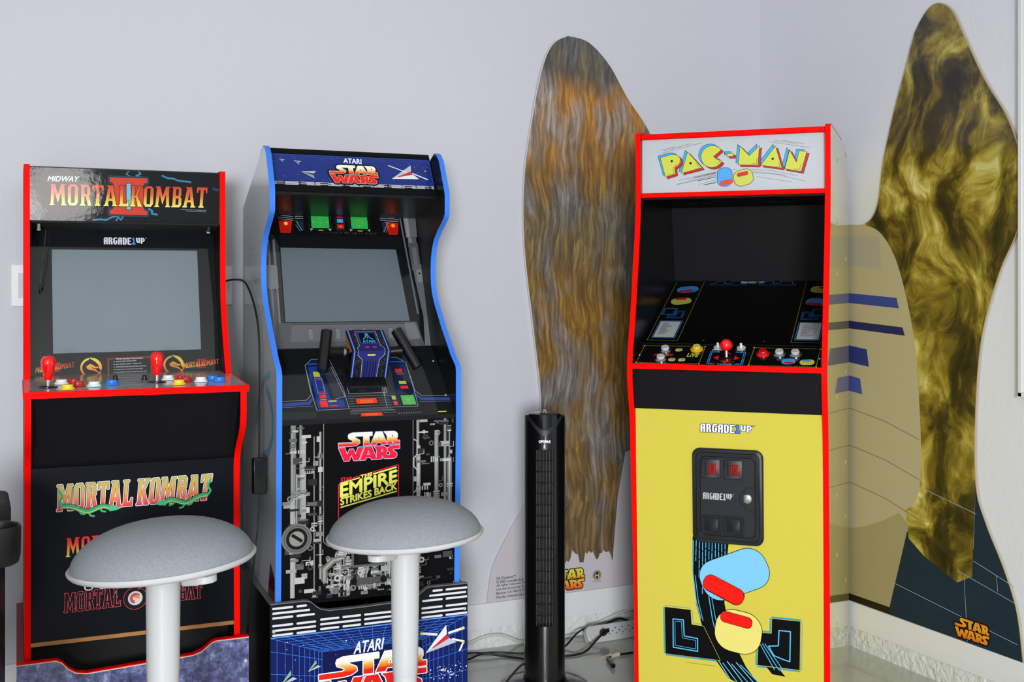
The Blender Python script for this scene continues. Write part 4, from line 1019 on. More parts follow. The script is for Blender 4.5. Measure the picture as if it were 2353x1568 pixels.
# front panel
m = MB(B); m.box(a, b, -0.566, -0.554, 0.372, 0.8215, 'print_satin', '#0b0b0d')
c = face_canvas(m, 0.566, 'print_satin')
greebles(c, 0.016, 0.380, 0.1185, 0.82, 90, 11); greebles(c, 0.357, 0.380, 0.4665, 0.82, 90, 23); greebles(c, 0.118, 0.380, 0.358, 0.500, 200, 37)
c.circ(0.0525, 0.5374, 0.038, '#6e6e6a', 8, 32); c.circ(0.0525, 0.5374, 0.027, '#1a1a1a', 8.4, 28); c.circ(0.0525, 0.5374, 0.019, '#8c8c86', 8.8, 24); c.stroke([(0.040, 0.548), (0.066, 0.530)], 0.008, '#1a1a1a', 9.2)
c.ring(0.0525, 0.5374, 0.031, 0.0325, '#3a3a38', 8.6, 30)
c.stroke([(0.122, 0.425), (0.122, 0.455), (0.145, 0.475), (0.165, 0.478)], 0.016, '#6a6a66', 8); c.stroke([(0.122, 0.425), (0.122, 0.455), (0.145, 0.475), (0.165, 0.478)], 0.006, '#9a9a94', 8.5)
c.rect(0.192, 0.452, 0.282, 0.500, '#5c5c58', 8); c.rect(0.198, 0.458, 0.276, 0.500, '#131313', 8.3); c.rect(0.205, 0.464, 0.268, 0.500, '#77776f', 8.6); [c.rect(0.21, 0.468+0.006*k, 0.262, 0.471+0.006*k, '#20201f', 9) for k in range(5)]
c.rect(0.19, 0.408, 0.285, 0.424, '#4f4f4b', 8); c.circ(0.198, 0.416, 0.009, '#17171a', 8.5, 16); c.circ(0.276, 0.416, 0.009, '#17171a', 8.5, 16)
c.poly([(0.1200, 0.8213), (0.3550, 0.8213), (0.3550, 0.5080), (0.3430, 0.4960), (0.1320, 0.5120), (0.1200, 0.5240)], '#0a0a0c', 10)
c.stroke([(0.1200, 0.8210), (0.1200, 0.5240), (0.1320, 0.5120), (0.3430, 0.4960), (0.3550, 0.5080), (0.3550, 0.8210)], 0.0013, '#9c9c98', 11)
c.stroke([(0.357, 0.77), (0.366, 0.765), (0.366, 0.73), (0.357, 0.722), (0.357, 0.70), (0.366, 0.69), (0.366, 0.64), (0.357, 0.632)], 0.003, '#a8a8a4', 11)
star_wars(c, (0.1581, 0.7945), (0.3185, 0.7935), (0.1581, 0.7238), (0.3185, 0.7245), [(0.0, '#e41a3c'), (0.58, '#e2243c'), (0.70, '#e8a23c'), (0.85, '#f0ead0'), (1, '#f6f4ea')], 14, '#b8c4e6', 0.0013, '#2a2e52', 0.0022, 0.05)
c.stroke([(0.164, 0.6735), (0.3125, 0.7065), (0.3155, 0.705), (0.3155, 0.586), (0.158, 0.570), (0.158, 0.664)], 0.0024, '#d21c3e', 14, True)
c.rect(0.157, 0.6705, 0.195, 0.690, '#0a0a0c', 14.5)
c.text('STAR', (0.1640, 0.6825), (0.1935, 0.6835), (0.1640, 0.6735), None, '#d21c3e', 15, bold=0.0006)
Y = '#d8d85c'
c.poly([(0.1630, 0.6670), (0.2130, 0.6780), (0.2130, 0.6815), (0.1630, 0.6705)], Y, 15); c.poly([(0.2480, 0.6850), (0.3105, 0.6985), (0.3105, 0.7030), (0.2480, 0.6890)], Y, 15)
c.text('THE', (0.2155, 0.6860), (0.2455, 0.6915), (0.2155, 0.6780), (0.2455, 0.6840), Y, 15, bold=0.0007)
c.text('EMPIRE', (0.1632, 0.6660), (0.3109, 0.6935), (0.1632, 0.6335), (0.3109, 0.6640), Y, 15, bold=0.0018)
c.text('STRIKES BACK', (0.1632, 0.6305), (0.3109, 0.6610), (0.1632, 0.6130), (0.3109, 0.6440), Y, 15, bold=0.0010)
c.poly([(0.1632, 0.6060), (0.3109, 0.6370), (0.3109, 0.6405), (0.1632, 0.6095)], Y, 15)
m.build('front_panel', sw, 'black front panel printed with machinery and film logos')
m = MB(B); m.box(a, b, -0.553, -0.10, 0.300, 0.312, 'black_laminate'); m.build('floor_board', sw)

bm_shelf[0] = 0.2955
SW_TOP_E = [(-0.0163, 0.3838), (0.0640, 0.3842), (0.0771, 0.3830), (0.0870, 0.3780), (0.0976, 0.3675), (0.1100, 0.3590), (0.1318, 0.3540), (0.2100, 0.3535), (0.2937, 0.3555), (0.340, 0.3580), (0.3620, 0.3660), (0.3760, 0.3760), (0.3860, 0.3835), (0.3956, 0.3862), (0.4993, 0.3855)]
def sw_front(mm):
    cc = face_canvas(mm, 0.585, 'print_satin'); X0, X1 = -0.0155, 0.4985
    cc.rect(X0, 0.0, X1, 0.303, '#16205c', 1)
    def bars(xa, xb, zt, n, joint):
        for k in range(n):
            z = zt - 0.0118*k - (0.008 if k >= 3 else 0)
            if k % 3 == 1: cc.rrect(xa, z-0.0055, xb, z, 0.0026, '#d5d8e2', 2, 3)
            else: cc.rrect(xa, z-0.0055, joint-0.004, z, 0.0026, '#d5d8e2', 2, 3); cc.rrect(joint+0.004, z-0.0055, xb, z, 0.0026, '#d5d8e2', 2, 3)
    for k, xr in enumerate((0.074, 0.082, 0.094)):
        z = 0.3770 - 0.0118*k
        if k == 1: cc.rrect(-0.012, z-0.0055, xr, z, 0.0026, '#d5d8e2', 2, 3)
        else: cc.rrect(-0.012, z-0.0055, 0.040, z, 0.0026, '#d5d8e2', 2, 3); cc.rrect(0.048, z-0.0055, xr, z, 0.0026, '#d5d8e2', 2, 3)
    for k in range(3):
        z = 0.3770 - 0.0118*(k+3) - 0.007
        if k == 1: cc.rrect(-0.012, z-0.0055, 0.097, z, 0.0026, '#d5d8e2', 2, 3)
        else: cc.rrect(-0.012, z-0.0055, 0.040, z, 0.0026, '#d5d8e2', 2, 3); cc.rrect(0.048, z-0.0055, 0.097, z, 0.0026, '#d5d8e2', 2, 3)
        z += 0.003
        for q, (xa, xb) in enumerate(((0.107, 0.156), (0.164, 0.212), (0.220, 0.300), (0.308, 0.348))):
            if k == 1 and q == 1: cc.rrect(0.107, z-0.0055, 0.212, z, 0.0026, '#d5d8e2', 2.5, 3)
            cc.rrect(xa, z-0.0055, xb, z, 0.0026, '#d5d8e2', 2, 3)
    for k, xl in enumerate((0.402, 0.393, 0.374)):
        z = 0.3790 - 0.0118*k
        if k == 1: cc.rrect(xl, z-0.0055, 0.495, z, 0.0026, '#d5d8e2', 2, 3)
        else: cc.rrect(xl, z-0.0055, 0.430, z, 0.0026, '#d5d8e2', 2, 3); cc.rrect(0.438, z-0.0055, 0.498, z, 0.0026, '#d5d8e2', 2, 3)
    for k in range(3):
        z = 0.3790 - 0.0118*(k+3) - 0.007
        if k == 1: cc.rrect(0.372, z-0.0055, 0.495, z, 0.0026, '#d5d8e2', 2, 3)
        else: cc.rrect(0.372, z-0.0055, 0.430, z, 0.0026, '#d5d8e2', 2, 3); cc.rrect(0.438, z-0.0055, 0.498, z, 0.0026, '#d5d8e2', 2, 3)
    lc = '#3f7fe8'
    cc.stroke([(X0, 0.3025), (X1, 0.3045)], 0.0028, '#5a94f4', 3)
    vx0, vx1, vz1, vz0 = 0.112, 0.376, 0.254, -0.06
    cc.rect(vx0, 0.0, vx1, vz1, '#141a4c', 2)
    n = 14
    for i in range(n+1):
        t = i/n; cc.stroke([(X0+(X1-X0)*t, 0.302), (vx0+(vx1-vx0)*t, vz1)], 0.0010, lc, 3)
    for t in (0.12, 0.28, 0.42, 0.55, 0.66, 0.76, 0.85, 0.93, 1.0):
        zt = 0.302+(vz1-0.302)*t; xl = X0+(vx0-X0)*t; xr = X1+(vx1-X1)*t; zb = -0.15 + (vz0+0.15)*t
        cc.stroke([(xl, max(0, zb)), (xl, zt), (xr, zt), (xr, max(0, zb))], 0.0010, lc, 3)
    for k in range(9):
        z0_ = 0.27 - 0.055*k; z1_ = 0.235 - 0.042*k
        if z1_ > 0 and z0_ > 0: cc.stroke([(X0, z0_), (vx0, z1_)], 0.0010, lc, 3); cc.stroke([(X1, z0_), (vx1, z1_)], 0.0010, lc, 3)
    r2 = random.Random(6)
    for k in range(90): cc.circ(r2.uniform(0, 0.48), r2.uniform(0.05, 0.29), r2.uniform(0.0005, 0.0014), '#f0f2ff', 4, 6)
    for k in range(60): cc.circ(r2.gauss(0.44, 0.025), r2.gauss(0.165, 0.012), r2.uniform(0.0006, 0.002), '#f4f6ff', 4, 6)
    cc.text('ATARI', (0.1978, 0.2680), (0.2722, 0.2710), (0.1926, 0.2395), None, '#dfe4f2', 7, bold=0.0008)
    star_wars(cc, (0.104, 0.234), (0.385, 0.236), (0.104, 0.130), (0.385, 0.132), [(0.0, '#d8161c'), (0.62, '#e0281c'), (0.76, '#e8b03c'), (0.87, '#f0ece0'), (1, '#f4f2f2')], 10, '#e8eaf2', 0.0026, '#1a2060', 0.0036, 0.05)
    dart_ship(cc, 0.430, 0.246, 0.056, 0.55, 6, '#dfe2e8', '#c03040'); cc.stroke([(0.415, 0.262), (0.37, 0.27)], 0.006, '#dfe2e8', 6.5); cc.stroke([(0.445, 0.262), (0.49, 0.272)], 0.006, '#dfe2e8', 6.5); cc.stroke([(0.455, 0.246), (0.488, 0.236), (0.476, 0.212)], 0.005, '#dfe2e8', 6.5); cc.circ(0.372, 0.269, 0.004, '#d8cc3c', 7, 10); cc.circ(0.484, 0.270, 0.004, '#d8cc3c', 7, 10); cc.circ(0.486, 0.233, 0.004, '#d8cc3c', 7, 10)
    dart_ship(cc, 0.094, 0.221, 0.022, 0.6, 6, '#7fb0a4', '#182028'); dart_ship(cc, 0.030, 0.199, 0.028, 0.6, 6, '#7fb0a4', '#182028')
    for x, z in ((-0.008, 0.318), (0.491, 0.321)): cc.circ(x, z, 0.004, '#b8bac0', 5, 14)
riser('arcade_riser', 'riser with a blue grid print and white bars under the blue-edged arcade machine', -1.8791, -2.57, W, 0.09, 0.585, SW_TOP_E, 0.381, 'black_satin', sw_front, 'black_gloss', 'grey_edge', 'grey_edge')

# ================================================================== MAZE-GAME CABINET (yellow, red edges)
W = 0.535; PT = 0.0145
pc, B = cab_root('arcade_cabinet', 'tall yellow arcade machine with red edges and a white marquee, standing in the corner', -0.283, -45.6, W/2, 0.5, 0.0)
prof = [(0.82, 1.602), (0.8320, 1.598), (0.834, 1.59), (0.8300, 1.50), (0.8285, 1.417), (0.8350, 1.356), (0.8440, 1.300), (0.8560, 1.240), (0.8720, 1.168), (0.8930, 1.080), (0.9160, 1.000), (0.9250, 0.965), (0.9275, 0.945), (0.9250, 0.905), (0.9000, 0.810), (0.8950, 0.780), (0.8760, 0.570), (0.8500, 0.28), (0.842, 0.0)]
fullp = [(-0.17, 0.0), (-0.17, 1.49), (-0.20, 1.545), (-0.25, 1.585), (-0.32, 1.602)] + [(-d, z) for d, z in prof]
for x0, nm in ((0.0, 'l'), (W-PT, 'r')):
    m = MB(B); m.prism(fullp, x0, x0+PT, 'x', 'black_satin' if nm == 'l' else 'yellow_side')
    if nm == 'r':
        for z in (1.575, 1.40, 1.25, 0.90, 0.62, 0.45, 0.25):
            for d in (0.30, 0.62): m.lathe([(0.0001, 0.0016), (0.006, 0.0012), (0.0075, 0)], (W, -d, z-0.05*(d > 0.5)), 12, 'btn_lime', None, (1, 0, 0))
    sp = m.build('side_panel', pc)
    m = MB(B); m.ribbon([(-0.45, 1.602)] + [(-d, z) for d, z in prof], x0-0.0003, x0+PT+0.0003, -0.0018, 'red_trim'); m.build('edge_trim', sp)
a, b = PT+0.0004, W-PT-0.0004
m = MB(B); m.box(a, b, -0.19, -0.17, 0.01, 1.48, 'black_laminate'); m.build('rear_panel', pc)
m = MB(B); m.box(a, b, -0.815, -0.30, 1.585, 1.598, 'black_satin'); m.build('top_panel', pc)
QA, QB = (0.818, 1.600), (0.815, 1.417)
m = MB(B); m.slab((0.8175, 1.594), (0.8155, 1.4225), a, b, 0.012, 'print_plexi', '#bcc1c9')
c = slope_canvas(m, QA, QB, 'print_plexi')
K = '#0c0c0e'
for ln in [[(0.069, 0.0487), (0.1104, 0.0401)], [(0.0771, 0.0506), (0.1574, 0.033)], [(0.068, 0.0572), (0.1845, 0.033)], [(0.3832, 0.0337), (0.447, 0.0466)], [(0.4049, 0.0346), (0.4647, 0.0467)], [(0.369, 0.0373), (0.4805, 0.0584)],
           [(0.1201, 0.1358), (0.2252, 0.1137), (0.2816, 0.1098)], [(0.162, 0.1292), (0.2252, 0.1186)], [(0.106, 0.1482), (0.2251, 0.1234)], [(0.1461, 0.1346), (0.2252, 0.1205)], [(0.116, 0.1475), (0.2251, 0.1254)], [(0.129, 0.1603), (0.2251, 0.1371)], [(0.153, 0.1601), (0.2251, 0.1426)],
           [(0.3202, 0.1111), (0.3792, 0.1171), (0.4478, 0.1337)], [(0.3259, 0.1162), (0.416, 0.1308)], [(0.3202, 0.1198), (0.3887, 0.127), (0.4683, 0.1487)], [(0.3374, 0.132), (0.431, 0.1494)]]:
    c.stroke(ln, 0.0007, '#2c2e36', 1)
for ln in ([(0.1739, 0.1384), (0.2251, 0.1293)], [(0.1897, 0.1507), (0.2251, 0.1449)], [(0.165, 0.1290), (0.2251, 0.1170)]): c.stroke(ln, 0.0016, K, 1)
cpts = []
for i in range(26):
    t = radians(36) + (2*pi - radians(66))*i/25
    cpts.append((0.2146 + 0.0306*cos(t), 0.0722 - 0.0298*sin(t)))
cpts.append((0.2175, 0.0727))
PM = dict(P=[(0.0683, 0.0705), (0.0993, 0.0628), (0.1085, 0.0628), (0.1165, 0.0655), (0.1225, 0.0712), (0.1258, 0.0785), (0.1255, 0.0855), (0.1202, 0.0923), (0.1112, 0.0969), (0.1082, 0.1007), (0.1111, 0.1167), (0.0829, 0.1247)],
          A=[(0.1463, 0.0577), (0.1859, 0.1025), (0.1282, 0.1153)], C=cpts, D=[(0.2565, 0.0657), (0.273, 0.0663), (0.273, 0.0735), (0.2565, 0.0729)],
          M=[(0.2924, 0.0471), (0.3174, 0.0743), (0.3442, 0.0483), (0.3403, 0.1003), (0.2875, 0.0974)], A2=[(0.3879, 0.0511), (0.4048, 0.1103), (0.3489, 0.1006)],
          N=[(0.4255, 0.0623), (0.4441, 0.0974), (0.4517, 0.0662), (0.4712, 0.0689), (0.4562, 0.1216), (0.4123, 0.1125)])
for key, pts in PM.items():
    for dx, dv, col, L in ((-0.0068, -0.0052, '#3aa6e6', 3), (0.0062, 0.0052, '#c41826', 5), (0, 0, '#c9cf4a', 8)):
        q = [(u+dx, v+dv) for u, v in pts]
        c.stroke(q, 0.0022, K, L, True); c.poly(q, col, L+0.6)
for u, v in ((0.1006, 0.0807), (0.1542, 0.0886), (0.3808, 0.0848)): c.circ(u, v, 0.0034, K, 10, 16)
for ln in ([(0.125, 0.074), (0.1225, 0.088), (0.108, 0.095), (0.1055, 0.1005)], [(0.085, 0.121), (0.107, 0.1155), (0.1045, 0.102)], [(0.165, 0.106), (0.181, 0.102), (0.169, 0.088)], [(0.222, 0.079), (0.238, 0.083), (0.229, 0.094)], [(0.324, 0.0965), (0.337, 0.097), (0.338, 0.081)], [(0.387, 0.106), (0.400, 0.108), (0.397, 0.093)], [(0.4385, 0.114), (0.452, 0.1175), (0.457, 0.100)]):
    c.stroke(ln, 0.0008, K, 10)
# plain rounded shapes in place of the two printed figures
def blob(u, v, w, h, ang, col, L=11, line=0.0012):
    p = [(u + x*cos(ang) - y*sin(ang), v + x*sin(ang) + y*cos(ang)) for x, y in rr(-w/2, -h/2, w/2, h/2, min(w, h)*0.42, 6)]
    c.stroke(p, line*2, K, L, True); c.poly(p, col, L+0.5)
blob(0.2495, 0.1300, 0.040, 0.050, 0.0, '#4aa2ee'); blob(0.2550, 0.1450, 0.034, 0.011, -0.15, '#e8421e', 12.5, 0.0005)
blob(0.3010, 0.1335, 0.052, 0.042, -0.25, '#c6cc54'); blob(0.2990, 0.1235, 0.030, 0.010, -0.2, '#d41a1a', 12.5, 0.0005)
mqp = m.build('marquee', pc, 'white marquee with big yellow outlined title lettering')
m = MB(B); m.box(a, b, -0.8315, -0.812, 1.5815, 1.5965, 'red_trim'); m.build('marquee_rail', pc, bevel=0.002)
m = MB(B); m.box(a, b, -0.8285, -0.810, 1.4165, 1.4300, 'red_trim'); m.build('marquee_rail', pc, bevel=0.002)
m = MB(B); m.box(a, b, -0.812, -0.43, 1.4120, 1.4235, 'black_laminate')
for x in (0.155, 0.385):
    m.lathe([(0.0001, 0.0), (0.035, 0.0), (0.038, -0.003), (0.030, -0.006), (0.012, -0.004), (0.0001, -0.009)], (x, -0.70, 1.4120), 28, 'black_gloss')
m.build('speaker_panel', pc)
m = MB(B); m.slab((0.4346, 1.4180), (0.3860, 1.1790), a, b, 0.010, 'black_laminate'); m.build('back_panel', pc)
SA, SB = (0.3878, 1.1829), (0.8268, 1.0049)
m = MB(B); m.slab(SA, SB, a, b, 0.012, 'print_plexi', '#0a0a0b')
c = slope_canvas(m, SA, SB, 'print_plexi')
YD = '#c2c23e'; BL = '#2f7fd2'
for x in (0.0240, 0.1118, 0.4255, 0.5120): c.dashed((x, 0.008), (x+0.003, 0.452), 0.0013, YD, 0.0026, 0.0026, 1)
for x0, x1 in ((0.0270, 0.1145), (0.4270, 0.5140)): c.dashed((x0, 0.453), (x1, 0.453), 0.0013, YD, 0.0026, 0.0026, 1)
for x in (0.0240, 0.1128, 0.426):
    for v in (0.09, 0.20, 0.30): c.circ(x+0.001, v, 0.0018, '#c01c24', 2, 10)
def framed(pts, w=0.0011, off=0.004):
    c.stroke(pts, w*1.5, BL, 2, True)
    cxm = sum(p[0] for p in pts)/len(pts); cvm = sum(p[1] for p in pts)/len(pts)
    c.stroke([(u+(off if u < cxm else -off), v+(off if v < cvm else -off)) for u, v in pts], w, BL, 2, True)
for x0, fl in ((0.0305, 1), (0.4380, -1)):
    X = (lambda x: x0 + x) if fl > 0 else (lambda x: x0 + 0.066 - x)
    framed([(X(0.0), 0.222), (X(0.038), 0.222), (X(0.038), 0.270), (X(0.0), 0.270)])
    c.stroke([(X(0.020), 0.275), (X(0.040), 0.275), (X(0.042), 0.243), (X(0.064), 0.243), (X(0.066), 0.296), (X(0.020), 0.296)], 0.0014, BL, 2, True)
    c.stroke([(X(0.024), 0.281), (X(0.044), 0.281), (X(0.047), 0.250), (X(0.060), 0.250), (X(0.061), 0.290), (X(0.024), 0.290)], 0.0010, BL, 2, True)
for x0, x1 in ((0.0385, 0.1000), (0.4387, 0.5000)):
    c.rect(x0-0.0035, 0.3155, x1+0.0035, 0.4385, BL, 2); c.rect(x0-0.0015, 0.3178, x1+0.0015, 0.4362, '#0a0a0b', 2.4); c.rect(x0+0.0010, 0.3215, x1-0.0010, 0.4325, '#b9bdc2', 3)
    for k in range(11):
        w = random.Random(k+int(x0*100)).uniform(0.012, 0.036)
        c.rect(x0+0.010, 0.335+0.0075*k, x0+0.010+w, 0.3375+0.0075*k, '#4c5056' if k not in (3, 7) else ('#8a2c38' if k == 3 else '#1f5a64'), 4)
for x0, x1 in ((0.1356, 0.246), (0.286, 0.3958)):
    q = [(x0, 0.0370), (x0, 0.026), (x0+0.014, 0.024), (x0+0.016, 0.005), (x0+0.040, 0.005), (x0+0.042, 0.024), (x0+0.062, 0.024), (x0+0.064, 0.005), (x1-0.012, 0.005), (x1-0.010, 0.025), (x1, 0.027), (x1, 0.0370)]
    c.stroke(q, 0.0016, BL, 2, True)
pixel_word(c, (0.2285, 0.0083), (0.3019, 0.0083), (0.2285, 0.0240), (0.3019, 0.0240), '#c4c8ce', '#4a82c8', 4)
def pblob(u, v, w, h, ang, col, L=3):
    p = [(u + x*cos(ang) - y*sin(ang), v + x*sin(ang) + y*cos(ang)) for x, y in rr(-w/2, -h/2, w/2, h/2, min(w, h)*0.42, 5)]
    c.poly(p, col, L)
pblob(0.0715, 0.0740, 0.066, 0.052, -0.3, '#3a8cdc'); pblob(0.0680, 0.0880, 0.044, 0.020, -0.3, '#c42028', 4)
pblob(0.0690, 0.1680, 0.062, 0.052, -0.3, '#c2c04a'); pblob(0.0660, 0.1500, 0.034, 0.018, -0.1, '#c01e20', 4)
pblob(0.4750, 0.0730, 0.062, 0.055, 0.2, '#c2c04a'); pblob(0.4860, 0.0600, 0.034, 0.018, 0.1, '#b01e20', 4)
pblob(0.4730, 0.1680, 0.066, 0.055, 0.2, '#3a8cdc'); pblob(0.4650, 0.1840, 0.048, 0.020, 0.2, '#c42028', 4)
for x, v in ((0.185, 0.447), (0.352, 0.447)): c.rect(x, v, x+0.005, v+0.005, '#5a5c60', 3)
m.build('screen_panel', pc, 'dark glass screen panel with printed borders')
m = MB(B); c = slope_canvas(m, SA, SB, 'lcd_black'); m.add([c.pt(u, v, 1.2) for u, v in ((0.1200, 0.045), (0.4150, 0.045), (0.4180, 0.440), (0.1220, 0.440))], [(0, 1, 2, 3)], 'lcd_black'); m.build('screen', pc, 'black switched-off screen')
KA, KB = (0.8268, 1.0049), (0.930, 0.953)
m = MB(B); m.slab(KA, KB, a, b, 0.012, 'print_plexi', '#0d0d0f')
c = slope_canvas(m, KA, KB, 'print_plexi')
c.rect(a, 0.0, b, 0.0014, '#3a3b3e', 1)
for q in ([(0.0276, 0.0148), (0.1997, 0.0134), (0.1980, 0.1078), (0.0248, 0.1092)], [(0.3344, 0.0152), (0.5096, 0.0161), (0.5064, 0.1105), (0.3315, 0.1089)]):
    for i in range(4): c.dashed(q[i], q[(i+1) % 4], 0.0015, YD, 0.0026, 0.0026, 1); c.rect(q[i][0]-0.002, q[i][1]-0.002, q[i][0]+0.002, q[i][1]+0.002, '#d4d43c', 2)
for o_ in (0.0, 0.0042):
    c.stroke([(0.240-o_, 0.108-o_), (0.2195+o_, 0.108-o_), (0.2195+o_, 0.040+o_), (0.244, 0.040+o_)], 0.0016, '#3f9be0', 2)
    c.stroke([(0.293+o_, 0.108-o_), (0.3150-o_, 0.108-o_), (0.3150-o_, 0.040+o_), (0.288, 0.040+o_)], 0.0016, '#3f9be0', 2)
c.poly([(0.231, 0.074), (0.246, 0.062), (0.246, 0.086)], '#d41c1c', 3); c.poly([(0.3035, 0.074), (0.2885, 0.062), (0.2885, 0.086)], '#d41c1c', 3)
c.poly([(0.2670, 0.103), (0.2510, 0.090), (0.2830, 0.090)], '#d41c1c', 3); c.poly([(0.2670, 0.042), (0.2545, 0.053), (0.2795, 0.053)], '#d41c1c', 3)
c.text('MOVE', (0.2490, 0.1050), (0.2850, 0.1050), (0.2490, 0.1115), None, '#3f9be0', 3, bold=0.0004)
c.text('START GAME', (0.0675, 0.0585), (0.1190, 0.0585), (0.0652, 0.0710), None, '#c81c24', 3, bold=0.0005)
c.text('LiVE', (0.1600, 0.0530), (0.1900, 0.0530), (0.1580, 0.0730), None, '#c9c43e', 3, bold=0.0005)
c.text('OFF/ON', (0.2220, 0.0290), (0.2520, 0.0290), (0.2215, 0.0355), None, '#d8dade', 3, bold=0.0002)
c.text('-VOL+', (0.2860, 0.0290), (0.3130, 0.0290), (0.2860, 0.0355), None, '#d8dade', 3, bold=0.0002)
c.rect(0.035, 0.1125, 0.11, 0.1135, '#6a6c70', 2)
for u, v, c1v in ((0.1300, 0.036, '#b9bc46'), (0.1205, 0.090, '#b9bc46'), (0.1480, 0.090, '#b9bc46')): pblob(u, v, 0.020, 0.017, -0.2, c1v); pblob(u+0.003, v-0.003, 0.011, 0.006, 0, '#3a9ccc', 4)
pblob(0.4330, 0.0860, 0.036, 0.030, -0.1, '#3a94dc'); pblob(0.4350, 0.0930, 0.026, 0.010, 0.1, '#c8202c', 4); pblob(0.4815, 0.0880, 0.038, 0.028, -0.1, '#c2c046'); pblob(0.4790, 0.0800, 0.022, 0.010, 0, '#3a9ccc', 4)
kd = m.build('control_deck', pc, 'black control deck with printed yellow dotted frames')
m = MB(B); m.slab((0.9305, 0.9545), (0.9305, 0.9390), a, b, 0.010, 'red_trim'); m.build('edge_trim', kd)
KN = slope_N(KA, KB)
def lit_button(x, v, ring, cap, r=0.0155):
    p = slope_pt(KA, KB, x, v); mm = MB(B)
    mm.lathe([(0.0001, 0), (r+0.002, 0), (r+0.002, 0.003), (r-0.002, 0.006), (r-0.0045, 0.006)], p, 26, ring, None, KN)
    mm.lathe([(r-0.0045, 0.003), (r-0.0045, 0.0115), (r-0.0055, 0.013), (0.0001, 0.0128)], p, 26, cap, None, KN)
    return mm.build('push_button', pc, cap.split('_')[1] + ' push button')
lit_button(0.0924, 0.0400, 'steel', 'btn_grey'); lit_button(0.0899, 0.0893, 'steel', 'btn_grey'); lit_button(0.1791, 0.0320, 'amber', 'btn_lime')
lit_button(0.3621, 0.0500, 'btn_red', 'btn_red'); lit_button(0.4056, 0.0490, 'steel', 'btn_grey'); lit_button(0.4475, 0.0490, 'steel', 'btn_grey')
for x in (0.2359, 0.2992):
    p = slope_pt(KA, KB, x, 0.0180); mm = MB(B)
    mm.lathe([(0.0001, 0), (0.0125, 0), (0.012, 0.002), (0.0001, 0.0022)], p, 22, 'btn_grey', None, KN); mm.lathe([(0.0001, 0.0145), (0.0035, 0.0145), (0.0040, 0.002)], p, 12, 'btn_white', None, KN); mm.build('switch', pc)
p = slope_pt(KA, KB, 0.2670, 0.0700); q = Vector((0.2655, -0.885, 1.0065))
m = MB(B); m.cyl(p, q, 0.0045, 'chrome', 14); js = m.build('joystick', pc, 'red ball-top joystick')
m = MB(B); m.lathe([(0.0001, -0.0165)] + [(0.0168*cos(t), 0.0168*sin(t)) for t in [radians(-75+15*i) for i in range(11)]] + [(0.0001, 0.0168)], q, 28, 'stick_red'); m.build('ball_top', js)
m = MB(B); m.lathe([(0.0001, 0), (0.017, 0), (0.016, 0.002), (0.0001, 0.0025)], p, 24, 'black_plastic', None, KN); m.build('dust_washer', js)
for x in (0.024, 0.512):
    p = slope_pt(KA, KB, x, 0.066); m = MB(B); m.lathe([(0.0001, 0.002), (0.0025, 0.0018), (0.0038, 0)], p, 12, 'chrome', None, KN); m.build('screw', pc)
m = MB(B); m.slab((0.921, 0.937), (0.896, 0.8270), a, b, 0.010, 'black_laminate'); m.build('upper_front_panel', pc)
EA, EB = (0.894, 0.8297), (0.857, 0.03)
m = MB(B); m.slab(EA, (0.8565, 0.02), a, b, 0.012, 'print_satin', '#cdc04b')
c = slope_canvas(m, EA, EB, 'print_satin')
pixel_word(c, (0.1965, 0.0385), (0.3427, 0.0385), (0.1965, 0.0610), (0.3427, 0.0610), '#eef0f6', '#3f7ae0', 4, '#14203c', 0.0014)
CY = '#56b8e8'
# black sweep with blue streaks
sweep = [(0.1720, 0.352), (0.2720, 0.352), (0.262, 0.44), (0.258, 0.53), (0.275, 0.62), (0.315, 0.70), (0.350, 0.745), (0.305, 0.752), (0.268, 0.738), (0.2323, 0.69), (0.2000, 0.615), (0.1800, 0.54), (0.1700, 0.45)]
c.poly(sweep, K, 1)
for k in range(10):
    o_ = 0.008 + 0.0088*k; y1 = 0.42 + 0.09*((k*7) % 5)/4
    c.dashed((0.174+o_, 0.362), (0.172+o_, y1), 0.0020, CY, 0.02+0.004*(k % 3), 0.003, 2)
c.stroke([(0.174, 0.362), (0.1715, 0.45), (0.180, 0.53), (0.193, 0.58)], 0.0022, CY, 2); c.stroke([(0.178, 0.46), (0.186, 0.53), (0.199, 0.585)], 0.0016, CY, 2)
c.stroke([(0.213, 0.50), (0.225, 0.58), (0.240, 0.64)], 0.0022, CY, 2); c.stroke([(0.220, 0.50), (0.236, 0.59)], 0.0016, CY, 2)
for k in range(6): c.stroke([(0.240+0.012*k, 0.690+0.006*(k % 2)), (0.275+0.016*k, 0.745)], 0.0022, CY if k % 2 else '#7ec8ea', 3)
c.poly([(0.345, 0.60), (0.375, 0.66), (0.420, 0.715), (0.385, 0.712), (0.350, 0.67)], K, 1)
for k in range(3): c.stroke([(0.352+0.007*k, 0.63), (0.392+0.012*k, 0.70)], 0.0020, CY, 3)
